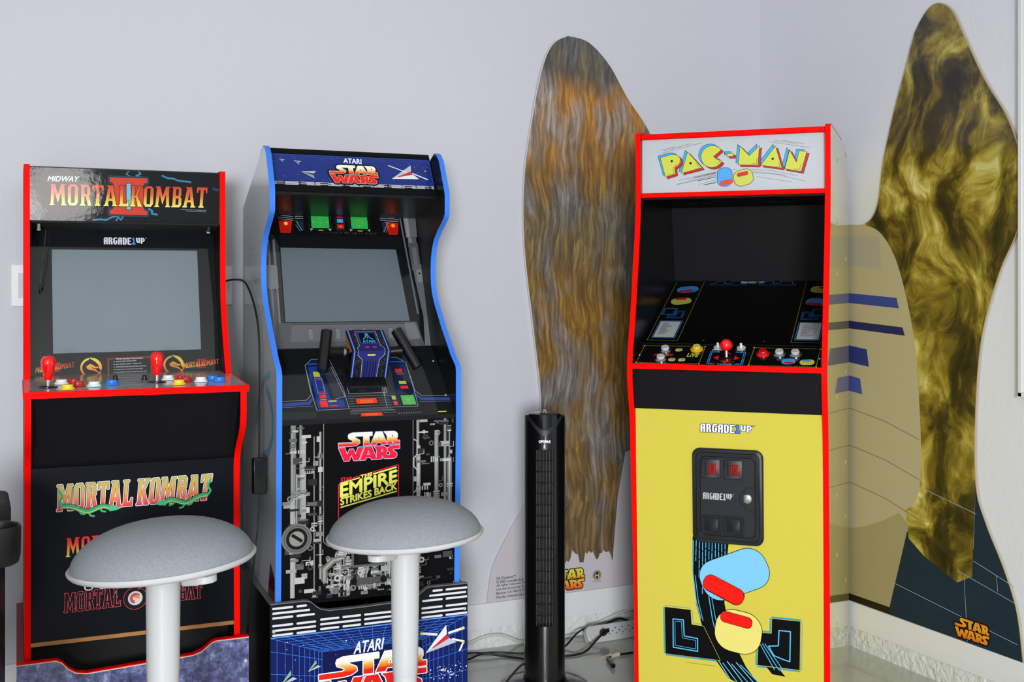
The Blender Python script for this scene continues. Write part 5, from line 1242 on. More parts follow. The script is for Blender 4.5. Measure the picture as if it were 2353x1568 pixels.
# plain stepped bracket shapes either side
for q in ([(0.0917, 0.5564), (0.1645, 0.5579), (0.1670, 0.5983), (0.200, 0.6000), (0.245, 0.690), (0.0932, 0.6882)], [(0.4609, 0.5591), (0.3845, 0.5590), (0.3835, 0.5995), (0.350, 0.6010), (0.345, 0.6920), (0.4585, 0.6930)]):
    c.stroke(q, 0.0105, '#3fa0b8', 0.4, True, join=False); c.stroke(q, 0.0072, '#cdc04b', 0.7, True); c.stroke(q, 0.0030, K, 1.0, True); c.stroke(q, 0.0016, '#cdc04b', 1.3, True); c.poly(q, K, 1.6)
c.stroke([(0.1150, 0.588), (0.1440, 0.588), (0.1460, 0.633), (0.1830, 0.636), (0.1830, 0.672), (0.1150, 0.668)], 0.0030, CY, 3, True); c.stroke([(0.1205, 0.594), (0.1385, 0.594), (0.1405, 0.639), (0.1775, 0.642), (0.1775, 0.666), (0.1205, 0.662)], 0.0012, CY, 3, True)
c.stroke([(0.4340, 0.590), (0.4040, 0.590), (0.4020, 0.632), (0.376, 0.636), (0.390, 0.660), (0.4140, 0.668), (0.4320, 0.672)], 0.0030, CY, 3, True)
# plain rounded shapes stand where the two printed figures are
blob(0.2850, 0.4480, 0.190, 0.112, -0.42, '#7cc2ea', 6, 0.0016)
blob(0.2560, 0.4930, 0.115, 0.046, 0.42, '#ee1c14', 8, 0.0012)
blob(0.2950, 0.6050, 0.125, 0.115, 0.15, '#e2d675', 9, 0.0016)
blob(0.2900, 0.5720, 0.085, 0.030, 0.18, '#ee1c14', 11, 0.0012)
c.text('PAC-MAN & Bandai Namco Entertainment Inc.', (0.150, 0.7050), (0.232, 0.7060), (0.150, 0.7075), None, '#5a5426', 4)
m.build('front_panel', pc, 'yellow front panel with printed streaks, stepped brackets and rounded shapes')
# coin door
def at_e(x, v, off): return slope_pt(EA, EB, x, v, off)
EN = slope_N(EA, EB); EV = (Vector((0, -(EB[0]-EA[0]), EB[1]-EA[1]))).normalized()
def plate(mm, pts, o0, o1, mt, bev=0.0, col=None):
    n = len(pts); cxm = sum(p[0] for p in pts)/n; cvm = sum(p[1] for p in pts)/n
    P = [at_e(u, v, o0) for u, v in pts]
    if bev:
        P += [at_e(u, v, o1-bev) for u, v in pts]
        P += [at_e(u + (cxm-u)*bev/max(abs(u-cxm), 0.008), v + (cvm-v)*bev/max(abs(v-cvm), 0.008), o1) for u, v in pts]; R = 3
    else: P += [at_e(u, v, o1) for u, v in pts]; R = 2
    F = [tuple(range((R-1)*n, R*n))]
    for r in range(R-1): F += [(r*n+i, r*n+(i+1) % n, (r+1)*n+(i+1) % n, (r+1)*n+i) for i in range(n)]
    mm.add(P, F, mt, col)
m = MB(B); plate(m, rr(0.1740, 0.1045, 0.3658, 0.3645, 0.022, 7), 0.0, 0.009, 'charcoal_plastic', 0.003)
cd = m.build('coin_door', pc, 'charcoal coin door with two red coin slots')
m = MB(B)
for k, (i_, L_) in enumerate(((0.011, 0.0105), (0.0165, 0.0105), (0.0215, 0.0105))):
    q = rr(0.1740+i_, 0.1045+i_, 0.3658-i_, 0.3645-i_, 0.016, 7)
    for j in range(len(q)):
        a_, b_ = Vector(q[j]), Vector(q[(j+1) % len(q)]); m.tube([at_e(a_.x, a_.y, 0.0092), at_e(b_.x, b_.y, 0.0092)], 0.0013, 'black_satin' if k % 2 == 0 else 'charcoal_plastic', 6, 0)
lp = [(0.3205, 0.205)] + [(0.3235 + 0.0215*cos(t), 0.2364 + 0.0215*sin(t)) for t in [radians(250 - 14*i) for i in range(11)]] + [(0.3205, 0.268)]
m.tube([at_e(0.3440, 0.135, 0.0092), at_e(0.3440, 0.195, 0.0092), at_e(0.336, 0.2070, 0.0092)] + [at_e(u, v, 0.0092) for u, v in lp] + [at_e(0.336, 0.2700, 0.0092), at_e(0.3440, 0.282, 0.0092), at_e(0.3440, 0.34, 0.0092)], 0.0011, 'dark_hole', 6, 2)
m.build('door_seam', cd)
for x0 in (0.2000, 0.2606):
    m = MB(B); plate(m, rr(x0, 0.1315, x0+0.0517, 0.1858, 0.005, 4), 0.008, 0.0135, 'charcoal_plastic', 0.0015); cs = m.build('coin_slot', cd)
    m = MB(B); plate(m, rr(x0+0.0185, 0.1437, x0+0.0440, 0.1745, 0.001, 2), 0.012, 0.0150, 'slot_red', 0.001)
    for i_ in (0.004, 0.008):
        q = rr(x0+0.0185+i_, 0.1437+i_, x0+0.0440-i_, 0.1745-i_, 0.001, 2)
        for j in range(len(q)): m.tube([at_e(*q[j], 0.0151), at_e(*q[(j+1) % len(q)], 0.0151)], 0.0006, 'dark_red', 5, 0)
    m.build('coin_button', cs, 'dark red translucent button')
    m = MB(B); plate(m, rr(x0+0.0085, 0.1400, x0+0.0145, 0.1770, 0.0005, 1), 0.0130, 0.0137, 'dark_hole'); m.build('slot', cs)
for x0 in (0.2015, 0.2603):
    m = MB(B)
    for i_ in (0.0, 0.003): 
        q = rr(x0+i_, 0.2878+i_, x0+0.0515-i_, 0.3393-i_, 0.003, 3)
        for j in range(len(q)): m.tube([at_e(*q[j], 0.0095), at_e(*q[(j+1) % len(q)], 0.0095)], 0.0022, 'charcoal_plastic', 6, 0)
    plate(m, rr(x0+0.006, 0.2938, x0+0.0455, 0.3333, 0.001, 2), 0.0085, 0.0095, 'dark_hole'); plate(m, rr(x0+0.0085, 0.2963, x0+0.0430, 0.3308, 0.001, 2), 0.0095, 0.0112, 'charcoal_plastic', 0.001)
    m.build('return_flap', cd)
m = MB(B); m.lathe([(0.0001, 0.006), (0.006, 0.006), (0.0095, 0.0052), (0.0122, 0.0035), (0.0122, 0)], at_e(0.3235, 0.2364, 0.008), 26, 'chrome', None, EN); lk = m.build('lock', cd, 'chrome lock')
m = MB(B); cc = Canvas(m, at_e(0, 0, 0.0096), (1, 0, 0), EV, EN, 'print_satin')
pixel_word(cc, (0.2035, 0.2255), (0.2880, 0.2255), (0.2035, 0.2440), (0.2880, 0.2440), '#b9bcc2', '#b9bcc2', 2, '#0c0d10', 0.0009); m.build('lettering', cd)
for v in (0.175, 0.310): m = MB(B); m.tube([at_e(0.1850, v-0.018, 0.0095), at_e(0.1850, v+0.018, 0.0095)], 0.0017, 'black_satin', 8, 0); m.build('hinge', cd)
PT = 0.0135

# ================================================================== CARDBOARD CUT-OUTS ON THE WALLS (plain stand-ins, no figures)
def smooth(pts, n=8, closed=False):
    P = [Vector(p) for p in pts]; Q = []
    for i in range(len(P)-1):
        p0 = P[max(i-1, 0)]; p1 = P[i]; p2 = P[i+1]; p3 = P[min(i+2, len(P)-1)]
        for k in range(n):
            t = k/n
            q = 0.5*((2*p1)+(p2-p0)*t+(2*p0-5*p1+4*p2-p3)*t*t+(3*p1-p0-3*p2+p3)*t**3); Q.append((q.x, q.y))
    Q.append((P[-1].x, P[-1].y)); return Q
ZB = 0.1468
# back wall: tall rounded sheet
left = smooth([(-1.085, ZB), (-1.065, 0.26), (-1.005, 0.37), (-0.945, 0.47), (-0.905, 0.62), (-0.895, 0.80), (-0.925, 1.05), (-0.955, 1.30), (-0.955, 1.52), (-0.925, 1.72), (-0.890, 1.88), (-0.850, 1.965), (-0.790, 2.000)])
right = smooth([(-0.790, 2.000), (-0.710, 1.985), (-0.630, 1.915), (-0.560, 1.81), (-0.480, 1.71), (-0.410, 1.58), (-0.370, 1.40), (-0.360, 1.10), (-0.370, 0.80), (-0.370, 0.50), (-0.36, ZB)])
out = left + right[1:]
m = MB((-0.72, -0.006, 0)); m.prism(out, -0.0085, -0.0035, 'y', 'print_matt', None, '#c6c2c8')
cb = Canvas(m, (0, -0.0085, 0), (1, 0, 0), (0, 0, 1), (0, -1, 0), 'brown_streaks')
ins = [(p[0]+0.004, p[1]) for p in left if p[1] > 0.62] + [(p[0]-0.002, p[1]-0.002) for p in right if p[1] > 0.30]
edge = []
ins = [(p[0]+0.004, p[1]) for p in left if p[1] > 0.62] + [(p[0]-0.002, p[1]-0.002) for p in right if p[1] > 0.95] + [(-0.42, 0.80), (-0.50, 0.62), (-0.57, 0.60), (-0.60, 0.45)]
rnd = random.Random(12)
for k in range(41):
    x = -0.62 - k*(0.28/40); e = 0.24 if x > -0.62 else (0.235 + 0.0*(x))
    edge.append((x, e + 0.045*abs(sin(k*0.37)) + rnd.uniform(-0.012, 0.012) + (0.0 if x > -0.86 else 0.12)))
cb.poly(ins + edge + [(-0.900, 0.40), (-0.898, 0.52)], None, 1)
c = Canvas(m, (0, -0.0085, 0), (1, 0, 0), (0, 0, 1), (0, -1, 0), 'print_matt')
for k, (s_, w) in enumerate((('526 Chewbacca\u2122', 0.068), ('\u00a9 2005 Lucasfilm Ltd.', 0.098), ('All rights reserved. M', 0.100), ('and distributed by Ad', 0.102), ('Benicia, CA 94510 M', 0.100), ('Not for commercial u', 0.100))):
    z = 0.2265 - 0.0122*k; c.text(s_, (-1.052, z), (-1.052+w, z), (-1.052, z-0.0088), None, '#4a4a50', 2, bold=0.0002)
star_wars(c, (-0.868, 0.2230), (-0.729, 0.2230), (-0.868, 0.1560), (-0.729, 0.1560), [(0, '#d84a1a'), (0.22, '#e88a28'), (0.45, '#e8b83c'), (0.5, '#d8882c'), (0.75, '#e6cc44'), (1, '#e6d648')], 6, '#1a1210', 0.0030, None, 0, 0.05)
c.ring(-0.680, 0.1930, 0.0120, 0.0165, '#3a3a3c', 2, 24); c.ring(-0.680, 0.1930, 0.0132, 0.0152, '#b0aeb2', 3, 16); c.circ(-0.680, 0.1930, 0.0112, '#1c1c1e', 2, 20)
c.rect(-0.688, 0.184, -0.684, 0.199, '#d0c048', 4); c.rect(-0.676, 0.184, -0.672, 0.199, '#d0c048', 4); c.rect(-0.685, 0.190, -0.675, 0.194, '#d0c048', 4)
c.text("STARSTRUCK", (-0.6985, 0.1745), (-0.6615, 0.1745), (-0.6985, 0.1705), None, '#2a2a2c', 3)
o = m.build('cardboard_cutout'); o.location = m.base
tag(o, 'tall brown-streaked cardboard cutout against the back wall, behind the black tower fan', 'cardboard cutout')
# right wall: tall gold sheet joined to a lower cream one
XR = -0.0085
ol = smooth([(-0.36, ZB), (-0.36, 0.60), (-0.365, 1.20), (-0.385, 1.335), (-0.45, 1.365), (-0.55, 1.365), (-0.605, 1.42), (-0.632, 1.56), (-0.675, 1.70), (-0.725, 1.83), (-0.765, 1.93), (-0.835, 2.000), (-0.905, 1.975), (-0.960, 1.88), (-1.030, 1.75), (-1.115, 1.62), (-1.160, 1.48), (-1.150, 1.34), (-1.080, 1.20), (-1.020, 1.02), (-0.998, 0.80), (-1.000, 0.60), (-1.035, 0.50), (-1.095, 0.39), (-1.140, 0.28), (-1.161, ZB)])
m = MB((-0.006, -0.76, 0)); m.prism(ol, XR, -0.0035, 'x', 'print_satin', None, '#b7a98a')
def wc(mt): return Canvas(m, (XR, 0, 0), (0, 1, 0), (0, 0, 1), (-1, 0, 0), mt)
cg = wc('gold_marbling'); c = wc('print_satin')
i0 = min(range(len(ol)), key=lambda i: abs(ol[i][0]+0.55) + abs(ol[i][1]-1.365)); i1 = min(range(len(ol)), key=lambda i: abs(ol[i][0]+1.000) + abs(ol[i][1]-0.60))
i2 = len(ol)-1
cg.poly([(p[0]+(-0.002 if k < 40 else 0.003), p[1]-0.001) for k, p in enumerate(ol[i0:i1+1])] + [(-0.985, 0.34), (-0.93, 0.31), (-0.80, 0.36), (-0.74, 0.40), (-0.70, 0.70), (-0.62, 1.10)], None, 1)
c.poly([(p[0]+0.003, p[1]) for p in ol[i1:i2+1]] + [(-0.37, ZB+0.001), (-0.37, 0.42), (-0.80, 0.42), (-0.99, 0.42)], '#22323f', 0.6)
for q in ([(-0.80, 0.56), (-1.00, 0.52)], [(-0.99, 0.385), (-1.13, 0.345)], [(-0.93, 0.345), (-1.135, 0.30)], [(-0.955, 0.335), (-0.968, 0.15)], [(-1.07, 0.362), (-1.075, 0.318)], [(-0.60, 0.26), (-1.14, 0.19)]): c.stroke(q, 0.0016, '#8fb0bd', 1.4)
CRM = '#b5ab88'
body = smooth([(-0.368, 0.36), (-0.368, 1.28), (-0.385, 1.33), (-0.45, 1.358), (-0.56, 1.358), (-0.635, 1.32), (-0.700, 1.22), (-0.760, 1.02), (-0.785, 0.80), (-0.790, 0.62), (-0.770, 0.52), (-0.70, 0.47), (-0.55, 0.40), (-0.368, 0.36)], 6)
c.poly(body, CRM, 3)
def band(z0, z1, col, L=4, y1=-0.64, y0=-0.372): c.poly([(y0, z0), (y0, z1), (y1, z1-0.02), (y1-0.01, z0-0.02)], col, L)
band(1.24, 1.34, '#a9a493', 4, -0.615); band(1.118, 1.150, '#3c4a92', 4, -0.690); band(1.035, 1.060, '#2b2d5c', 4, -0.715); band(0.930, 0.985, '#303a7c', 4, -0.560); band(0.840, 0.890, '#46549a', 4, -0.530)
for z in (0.78, 0.66, 0.54): c.stroke([(-0.372, z), (-0.50, z-0.012), (-0.64, z-0.035), (-0.783, z-0.075)], 0.0024, '#7f7658', 5)
c.poly([(-0.372, 0.17), (-0.372, 0.45), (-0.70, 0.47), (-0.74, 0.44), (-0.66, 0.17)], '#a2986f', 2.5)
c.poly([(-0.372, ZB+0.001), (-0.372, 0.170), (-0.66, 0.170), (-0.665, 0.150)], '#2a2317', 4.5)
star_wars(c, (-0.9210, 0.2130), (-1.0470, 0.2130), (-0.9240, 0.1560), (-1.0470, 0.1590), [(0, '#e8721c'), (0.45, '#e4a52c'), (0.5, '#e8761e'), (0.8, '#e6ac34'), (1, '#e8882a')], 8, '#16100e', 0.0032, None, 0, 0.05)
o = m.build('cardboard_cutout'); o.location = m.base
tag(o, 'gold and cream cardboard cutout with a dark blue foot on the right wall', 'cardboard cutout')

# ================================================================== STOOLS
FW = Vector((0.4258, 0.9048, 0)); RT = Vector((0.9048, -0.4258, 0))
def stool(x, y, zr, tilt, lever_ang, label, neck_dx=0.0):
    t = thing('wobble_stool', label, 'stool', (x, y, 0), 0, 'white wobble stools with grey seats')
    S = Matrix.Translation((0, 0, zr)) @ Matrix.Rotation(radians(-tilt), 4, FW)
    m = MB((0, 0, 0), S)
    pr = [(0.0001, 0.0735)]
    for i in range(1, 19):
        r = 0.1655*sin(radians(90*i/18)); z = 0.0735*(max(0.0, 1-(r/0.1655)**2.3))**0.55
        pr.append((r, z + 0.001))
    pr.append((0.1640, -0.004))
    m.lathe(pr[::-1], (0, 0, 0), 72, 'wool'); m.build('seat_cushion', t, 'grey felt seat cushion')
    m = MB((0, 0, 0), S)
    m.lathe([(0.0001, -0.030), (0.034, -0.030), (0.046, -0.0285), (0.10, -0.022), (0.150, -0.0125), (0.166, -0.0080), (0.1705, -0.0035), (0.1712, 0.0005), (0.1690, 0.0032), (0.1655, 0.0030)], (0, 0, 0), 72, 'white_plastic'); m.build('seat_shell', t, 'white rim under the cushion')
    m = MB((0, 0, 0), S); a = lever_ang
    d = Vector((cos(a), sin(a), 0)); q = d*0.085; n_ = Vector((-d.y, d.x, 0))
    P = rr(0.055, -0.021, 0.128, 0.021, 0.020, 6); k = len(P)
    pts = [d*u + n_*v + Vector((0, 0, -0.0205)) for u, v in P] + [d*u + n_*v + Vector((0, 0, -0.034 - 0.006*(u < 0.09))) for u, v in P]
    m.add(pts, [tuple(range(k)), tuple(range(2*k-1, k-1, -1))] + [(i, (i+1) % k, k+(i+1) % k, k+i) for i in range(k)], 'white_plastic'); m.build('height_lever', t, bevel=0.002)
    m = MB(); m.lathe([(0.0262, 0.322), (0.0268, 0.324), (0.0280, 0.36), (0.0300, 0.46), (0.0315, zr-0.05), (0.0320, zr-0.042), (0.0360, zr-0.030), (0.0300, zr-0.027)], (0, 0, 0), 40, 'white_plastic'); m.build('upper_column', t)
    m = MB(); m.lathe([(0.0255, 0.05), (0.0255, 0.330)], (0, 0, 0), 32, 'white_plastic'); m.build('lower_column', t)
    m = MB(); m.lathe([(0.0001, 0.0), (0.10, 0.0), (0.150, 0.004), (0.165, 0.012), (0.166, 0.018), (0.150, 0.026), (0.09, 0.036), (0.045, 0.046), (0.030, 0.060), (0.026, 0.075)], (0, 0, 0), 56, 'white_plastic'); m.build('base', t)
    return t
stool(-2.260, -1.160, 0.655, 4.2, atan2(-0.4258, 0.9048)-0.55, 'grey-topped white stool on the left, in front of the red-edged machine')
stool(-1.731, -1.024, 0.629, 2.6, atan2(-0.4258, 0.9048)-2.05, 'grey-topped white stool in front of the blue-edged machine')

# ================================================================== TOWER FAN
ft = thing('tower_fan', 'glossy black tower fan standing on the floor between two arcade machines', 'fan', (-1.0815, -0.412, 0), radians(-26.8))
R0 = 0.0587
m = MB(); za, zb, zc, zd = 0.030, 0.195, 0.700, 0.792; half = radians(25.5)
angs = [-pi/2 + half + (2*pi-2*half)*i/44 for i in range(45)]
P = []
for t in angs:
    for z in (za, zb, zc, zd): P.append((R0*cos(t), R0*sin(t), z))
F = [(i*4+k, (i+1)*4+k, (i+1)*4+k+1, i*4+k+1) for i in range(44) for k in range(3)]
m.add(P, F, 'black_plastic', None, True)
fa = [-pi/2 - half + 2*half*i/10 for i in range(11)]
for z0, z1 in ((za, zb), (zc, zd)):
    P = []
    for t in fa: P += [(R0*cos(t), R0*sin(t), z0), (R0*cos(t), R0*sin(t), z1)]
    m.add(P, [(2*i, 2*i+2, 2*i+3, 2*i+1) for i in range(10)], 'black_plastic', None, True)
xs = R0*sin(half); ys = -R0*cos(half)
m.add([(-xs, ys, zb), (-xs, ys+0.03, zb), (-xs, ys+0.03, zc), (-xs, ys, zc)], [(0, 1, 2, 3)], 'dark_hole'); m.add([(xs, ys, zb), (xs, ys+0.03, zb), (xs, ys+0.03, zc), (xs, ys, zc)], [(0, 1, 2, 3)], 'dark_hole')
m.add([(-xs, ys+0.03, zb), (xs, ys+0.03, zb), (xs, ys+0.03, zc), (-xs, ys+0.03, zc)], [(0, 1, 2, 3)], 'dark_hole')
for z in (zb, zc): m.add([(-xs, ys, z), (xs, ys, z), (xs, ys+0.03, z), (-xs, ys+0.03, z)], [(0, 1, 2, 3)], 'dark_hole')
m.add([(R0*cos(2*pi*i/48), R0*sin(2*pi*i/48), zd) for i in range(48)], [tuple(range(48))], 'black_plastic')
c = Canvas(m, (0, -R0-0.0008, 0), (1, 0, 0), (0, 0, 1), (0, -1, 0), 'print_satin')
c.text('OPTIMUS', (-0.0165, 0.7270), (0.0165, 0.7270), (-0.0165, 0.7195), None, '#e8ecf4', 1, bold=0.0005)
m.build('body', ft, 'glossy black column with white brand lettering')
m = MB()
for k in range(6):
    t = -pi/2 - half*0.93 + 2*half*0.93*k/5; rr_ = R0-0.003
    m.tube([(rr_*cos(t), rr_*sin(t), zb), (rr_*cos(t), rr_*sin(t), zc)], 0.0010, 'black_satin', 6, 0)
for k in range(17):
    z = zb + (zc-zb)*k/16
    m.tube([((R0-0.0015)*cos(t), (R0-0.0015)*sin(t), z) for t in fa], 0.0013, 'black_satin', 6, 0)
m.build('grille', ft)
def vpatch(mm, w, zt, zbm, off, mt, p=1.5):
    n = 20; P = []; r = R0+off
    for i in range(n+1):
        u = -1 + 2*i/n; t = -pi/2 + math.asin(max(-1, min(1, w*u/R0)))
        lo = zbm + (zt-zbm)*abs(u)**p
        for q in range(5):
            z = zt + (lo-zt)*q/4; P.append((r*cos(t), r*sin(t)*(1.0), z))
    mm.add(P, [(i*5+q, (i+1)*5+q, (i+1)*5+q+1, i*5+q+1) for i in range(n) for q in range(4)], mt, None, True)
m = MB(); vpatch(m, 0.0545, 0.7960, 0.7385, 0.0012, 'charcoal_plastic'); vpatch(m, 0.0455, 0.7990, 0.7540, 0.0026, 'black_gloss')
m.lathe([(0.0001, 0.7995), (0.040, 0.7995), (0.0455, 0.7975), (0.047, 0.7920)][::-1], (0, 0.004, 0), 36, 'black_gloss')
for dx in (-0.010, 0.0, 0.010): m.lathe([(0.0001, 0.8030), (0.0032, 0.8025), (0.0036, 0.7990)][::-1], (dx, -0.026, 0), 12, 'charcoal_plastic')
m.box(-0.0045, 0.0045, -0.012, 0.012, 0.799, 0.811, 'black_plastic'); m.build('control_head', ft)
m = MB(); m.lathe([(0.0001, 0.0), (0.126, 0.0), (0.130, 0.004), (0.129, 0.010), (0.118, 0.017), (0.085, 0.024), (0.064, 0.029), (0.062, 0.036), (0.0573, 0.036), (0.0001, 0.036)], (0, 0, 0), 64, 'black_gloss'); m.build('base', ft)
fi = (Matrix.Translation((-1.0815, -0.412, 0)) @ Matrix.Rotation(radians(-26.8), 4, 'Z')).inverted()
m = MB(); m.tube([fi @ Vector(p) for p in ((-1.128, -0.388, 0.074), (-1.145, -0.378, 0.062), (-1.172, -0.372, 0.034), (-1.205, -0.385, 0.010), (-1.245, -0.440, 0.0035), (-1.270, -0.520, 0.0035))], 0.0032, 'black_rubber', 8, 6); m.build('cord', ft)

# ================================================================== POWER STRIP AND CORDS
ps = thing('power_strip', 'white power strip lying on the floor against the back wall', 'power strip', (-0.60, -0.09, 0))
pb = Vector((-0.60, -0.09, 0))
PSA, PSB = (0.088, 0.0500), (0.113, 0.0060)      # face: top edge, bottom edge (depth, height)
m = MB(pb); V_ = Vector((0, -(PSB[0]-PSA[0]), PSB[1]-PSA[1])).normalized(); Np = slope_N(PSA, PSB)
Lg = sqrt((PSB[0]-PSA[0])**2 + (PSB[1]-PSA[1])**2)
def psp(x, v, off): return Vector((x, -PSA[0], PSA[1])) + V_*v + Np*off
P = rr(-0.768, -0.002, -0.440, Lg+0.002, 0.019, 6); k = len(P)
m.add([psp(u, v, 0.0) for u, v in P] + [psp(u, v, -0.028) for u, v in P], [tuple(range(k)), tuple(range(2*k-1, k-1, -1))] + [(i, (i+1) % k, k+(i+1) % k, k+i) for i in range(k)], 'white_plastic')
m.build('housing', ps, bevel=0.003)
for i in range(6):
    x = -0.715 + 0.0255*i*1.0
    m = MB(pb); c = Canvas(m, psp(0, 0, 0.0008), (1, 0, 0), V_, Np, 'print_matt')
    c.rect(x, 0.0135, x+0.0065, 0.0160, '#2a2a2a', 1); c.rect(x+0.0005, 0.0310, x+0.0060, 0.0332, '#2a2a2a', 1); c.circ(x+0.0160, 0.0240, 0.0024, '#3a3a3a', 1, 12); m.build('socket', ps)
def cord(name, label, pts, r, mt='black_rubber', group=None, build=True):
    m = MB(); m.tube(pts, r, mt, 8, 7); o = m.build(name); tag(o, label, 'cable', group); return o
cord('black_cable', 'upper thin black cord running behind the tower fan to the back wall', [(-1.325, -0.075, 0.004), (-1.172, -0.038, 0.004), (-1.120, -0.055, 0.004), (-1.073, -0.070, 0.004), (-1.002, -0.113, 0.004), (-0.930, -0.120, 0.004), (-0.862, -0.115, 0.006), (-0.800, -0.082, 0.030), (-0.745, -0.045, 0.031), (-0.690, -0.035, 0.026), (-0.612, -0.033, 0.044), (-0.555, -0.033, 0.025), (-0.50, -0.033, 0.010)], 0.0032)
pc_ = thing('black_cable', 'lower black cord on the floor plugged into the white power strip', 'cable', (-0.95, -0.16, 0))
cbp = Vector((-0.95, -0.16, 0))
m = MB(cbp); m.tube([(-1.330, -0.120, 0.004), (-1.196, -0.096, 0.004), (-1.131, -0.081, 0.0105), (-1.072, -0.112, 0.004), (-1.010, -0.172, 0.004), (-0.930, -0.185, 0.004), (-0.862, -0.195, 0.004), (-0.815, -0.180, 0.006), (-0.770, -0.150, 0.018), (-0.735, -0.128, 0.028), (-0.722, -0.120, 0.031)], 0.0034, 'black_rubber', 8, 7); m.build('cord', pc_)
m = MB(cbp); q = psp(-0.712, 0.026, 0.0015)
m.lathe([(0.0001, 0.0), (0.0115, 0.0), (0.0120, 0.003), (0.0110, 0.013), (0.0070, 0.019), (0.0001, 0.020)], q, 18, 'black_rubber', None, Np)
m.tube([q + Np*0.012, q + Np*0.014 + Vector((-0.006, 0, -0.001)), Vector((-0.724, -0.1215, 0.0305))], 0.0058, 'black_rubber', 10, 4)
q2 = psp(-0.698, 0.024, 0.0015); m.lathe([(0.0001, 0.0), (0.0062, 0.0), (0.0062, 0.014), (0.0001, 0.015)], q2, 14, 'black_rubber', None, Np); m.build('plug', pc_)
cord('white_cable', 'thick white cable draped along the foot of the back wall', [(-1.290, -0.025, 0.006), (-1.175, -0.016, 0.022), (-1.120, -0.014, 0.036), (-1.078, -0.014, 0.043), (-1.032, -0.014, 0.038), (-0.980, -0.017, 0.014), (-0.930, -0.022, 0.006), (-0.830, -0.022, 0.0065), (-0.765, -0.018, 0.008), (-0.720, -0.016, 0.022), (-0.655, -0.016, 0.042), (-0.560, -0.017, 0.064), (-0.500, -0.018, 0.070)], 0.0052, 'white_cable')
tc = thing('taped_connector', 'black cable end with a beige tape wrap on the floor beside the yellow machine', 'cable', (-0.79, -0.27, 0))
tb = Vector((-0.79, -0.27, 0))
m = MB(tb); m.tube([(-0.690, -0.255, 0.005), (-0.730, -0.256, 0.005), (-0.762, -0.262, 0.007), (-0.786, -0.272, 0.008), (-0.800, -0.290, 0.008)], 0.0036, 'black_rubber', 8, 5); m.build('cord', tc)
m = MB(tb); m.tube([(-0.742, -0.2570, 0.0085), (-0.758, -0.261, 0.0085), (-0.776, -0.267, 0.0085)], 0.0068, 'beige_tape', 10, 3); m.add([(-0.770, -0.258, 0.0150), (-0.790, -0.262, 0.013), (-0.836, -0.262, 0.004), (-0.790, -0.274, 0.010), (-0.772, -0.272, 0.0145)], [(0, 1, 2, 3, 4)], 'beige_tape'); m.build('tape_wrap', tc, 'beige tape wrap')
m = MB(tb); m.tube([(-0.797, -0.286, 0.008), (-0.803, -0.305, 0.008), (-0.815, -0.348, 0.008)], 0.0075, 'black_plastic', 12, 3)
for p in ((-0.804, -0.312, 0.0152), (-0.812, -0.339, 0.0152)): m.lathe([(0.0001, 0.001), (0.0016, 0.0008), (0.0018, 0)], p, 8, 'chrome')
m.build('plug_body', tc)

# ================================================================== WALL PLATES, WALL PANEL
for x0, lab in ((-2.488, 'blank white wall plate left of the red-edged arcade machine'), (-1.9645, 'white outlet plate right of the red-edged arcade machine')):
    t = thing('wall_plate', lab, 'wall plate', (x0+0.035, -0.0, 1.1685)); pbv = Vector((x0+0.035, 0, 1.1685))
    m = MB(pbv); m.box(x0, x0+0.070, -0.006, -0.0005, 1.111, 1.226, 'wall_plate'); m.build('plate', t, bevel=0.003)
    m = MB(pbv)
    if x0 < -2:
        m.box(x0+0.018, x0+0.052, -0.0075, -0.0055, 1.135, 1.202, 'white_plastic'); m.build('rocker', t, bevel=0.001)
    else:
        m.box(x0+0.012, x0+0.049, -0.0080, -0.0055, 1.130, 1.207, 'white_plastic')
        c = Canvas(m, (0, -0.0064, 0), (0, 0, 1), (-1, 0, 0), (0, -1, 0), 'print_matt')
        for k in range(3): c.text('TEST MONTHLY SEE INSTRUCTIONS', (1.152+0.004*k, -x0-0.0525-0.003*k), (1.185, -x0-0.0525-0.003*k), (1.152+0.004*k, -x0-0.0545-0.003*k), None, '#8a8a90', 1)
        m.build('outlet', t)
t = thing('wall_panel', 'white framed panel on the right wall, cut by the picture edge', 'wall panel', (-0.0, -1.45, 0.866)); wb = Vector((0, -1.45, 0.866))
m = MB(wb); m.box(-0.012, -0.0006, -1.75, -1.152, 0.868, 2.15, 'white_plastic'); m.build('board', t)
m = MB(wb)
for y0, y1, z0, z1 in ((-1.165, -1.151, 0.866, 2.152), (-1.752, -1.738, 0.866, 2.152), (-1.752, -1.151, 0.866, 0.880), (-1.752, -1.151, 2.138, 2.152)): m.box(-0.020, -0.0006, y0, y1, z0, z1, 'trim_paint')
m.build('frame', t, bevel=0.002)

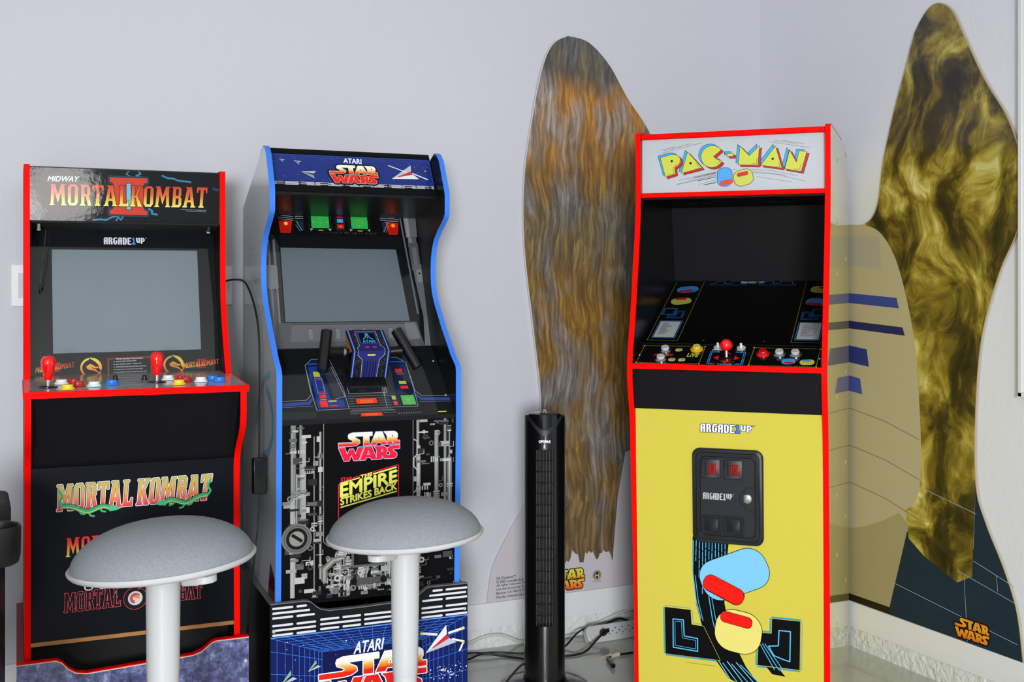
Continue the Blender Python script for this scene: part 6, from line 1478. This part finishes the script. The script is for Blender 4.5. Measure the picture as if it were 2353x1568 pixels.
# ================================================================== CHAIR AT THE LEFT EDGE
ch = thing('lounge_chair', 'black padded chair with a cup holder on its arm at the left edge', 'chair', (-2.90, -1.20, 0)); cb_ = Vector((-2.90, -1.20, 0))
m = MB(cb_); m.box(-3.11, -2.70, -1.50, -0.86, 0.36, 0.46, 'black_leather'); m.build('seat', ch, bevel=0.03, seg=4)
m = MB(cb_); m.box(-3.11, -2.70, -1.60, -1.50, 0.42, 0.73, 'black_leather'); m.build('backrest', ch, bevel=0.03, seg=4)
for k, (s_, x0) in enumerate(((1, 0.0), (-1, -5.80))):
    ol_ = [(-2.690, -1.58), (-2.625, -1.58), (-2.604, -1.30), (-2.604, -1.03), (-2.540, -1.012), (-2.516, -0.975), (-2.516, -0.83), (-2.535, -0.81), (-2.690, -0.81)]
    q = [(s_*x + x0, y) for x, y in ol_]
    cxm = sum(p[0] for p in q)/len(q); cym = sum(p[1] for p in q)/len(q)
    qi = [(cxm + (x-cxm)*0.86, cym + (y-cym)*0.97) for x, y in q]
    m = MB(cb_); m.prism(qi, 0.34, 0.695, 'z', 'black_leather'); m.build('arm_side', ch, bevel=0.012, seg=3)
    m = MB(cb_); m.prism(q, 0.695, 0.752, 'z', 'black_fabric'); m.build('armrest', ch, bevel=0.012, seg=3)
m = MB(cb_); c0 = (-2.5465, -1.082, 0.012)
m.lathe([(0.0001, 0.650), (0.034, 0.646), (0.041, 0.650), (0.0440, 0.664), (0.0450, 0.712), (0.0435, 0.7180), (0.0400, 0.7165), (0.0370, 0.704), (0.0355, 0.660), (0.0001, 0.657)], c0, 40, 'black_rubber'); m.box(-2.560, -2.533, -1.040, -1.000, 0.690, 0.722, 'black_rubber'); m.build('cup_holder', ch)
for x in (-2.72, -3.08):
    for y in (-1.45, -0.92): m = MB(cb_); m.cyl((x, y, 0.0), (x, y, 0.38), 0.018, 'black_plastic', 14); m.build('leg', ch)

# ================================================================== POWER BRICK BETWEEN THE TWO LEFT MACHINES
yw = radians(-2.57)
def swp(x, d, z): return Vector((-1.8791 + cos(yw)*x + sin(yw)*d, sin(yw)*x - cos(yw)*d, z))
pa = thing('power_adapter', 'black power brick hanging on its cord between the two left machines', 'power adapter', swp(-0.028, 0.50, 0.645), yw)
m = MB(); m.box(-0.017, 0.017, -0.012, 0.014, 0.0, 0.090, 'black_plastic'); m.build('brick', pa, bevel=0.003)
base = swp(-0.028, 0.50, 0.645)
inv = (Matrix.Translation(base) @ Matrix.Rotation(yw, 4, 'Z')).inverted()
m = MB(); m.tube([inv @ p for p in (swp(-0.028, 0.499, 0.733), swp(-0.026, 0.492, 0.80), swp(-0.022, 0.475, 0.95), swp(-0.022, 0.44, 1.08), swp(-0.025, 0.30, 1.17), swp(-0.030, 0.12, 1.185), Vector((-1.935, -0.010, 1.175)))], 0.0028, 'black_rubber', 8, 6); m.build('cord', pa)
m = MB(); m.tube([inv @ p for p in (swp(-0.028, 0.499, 0.647), swp(-0.030, 0.490, 0.56), swp(-0.038, 0.47, 0.45), swp(-0.044, 0.44, 0.33), swp(-0.046, 0.40, 0.16), swp(-0.046, 0.33, 0.01), swp(-0.046, 0.22, 0.004))], 0.0024, 'black_rubber', 8, 6); m.build('cord', pa)
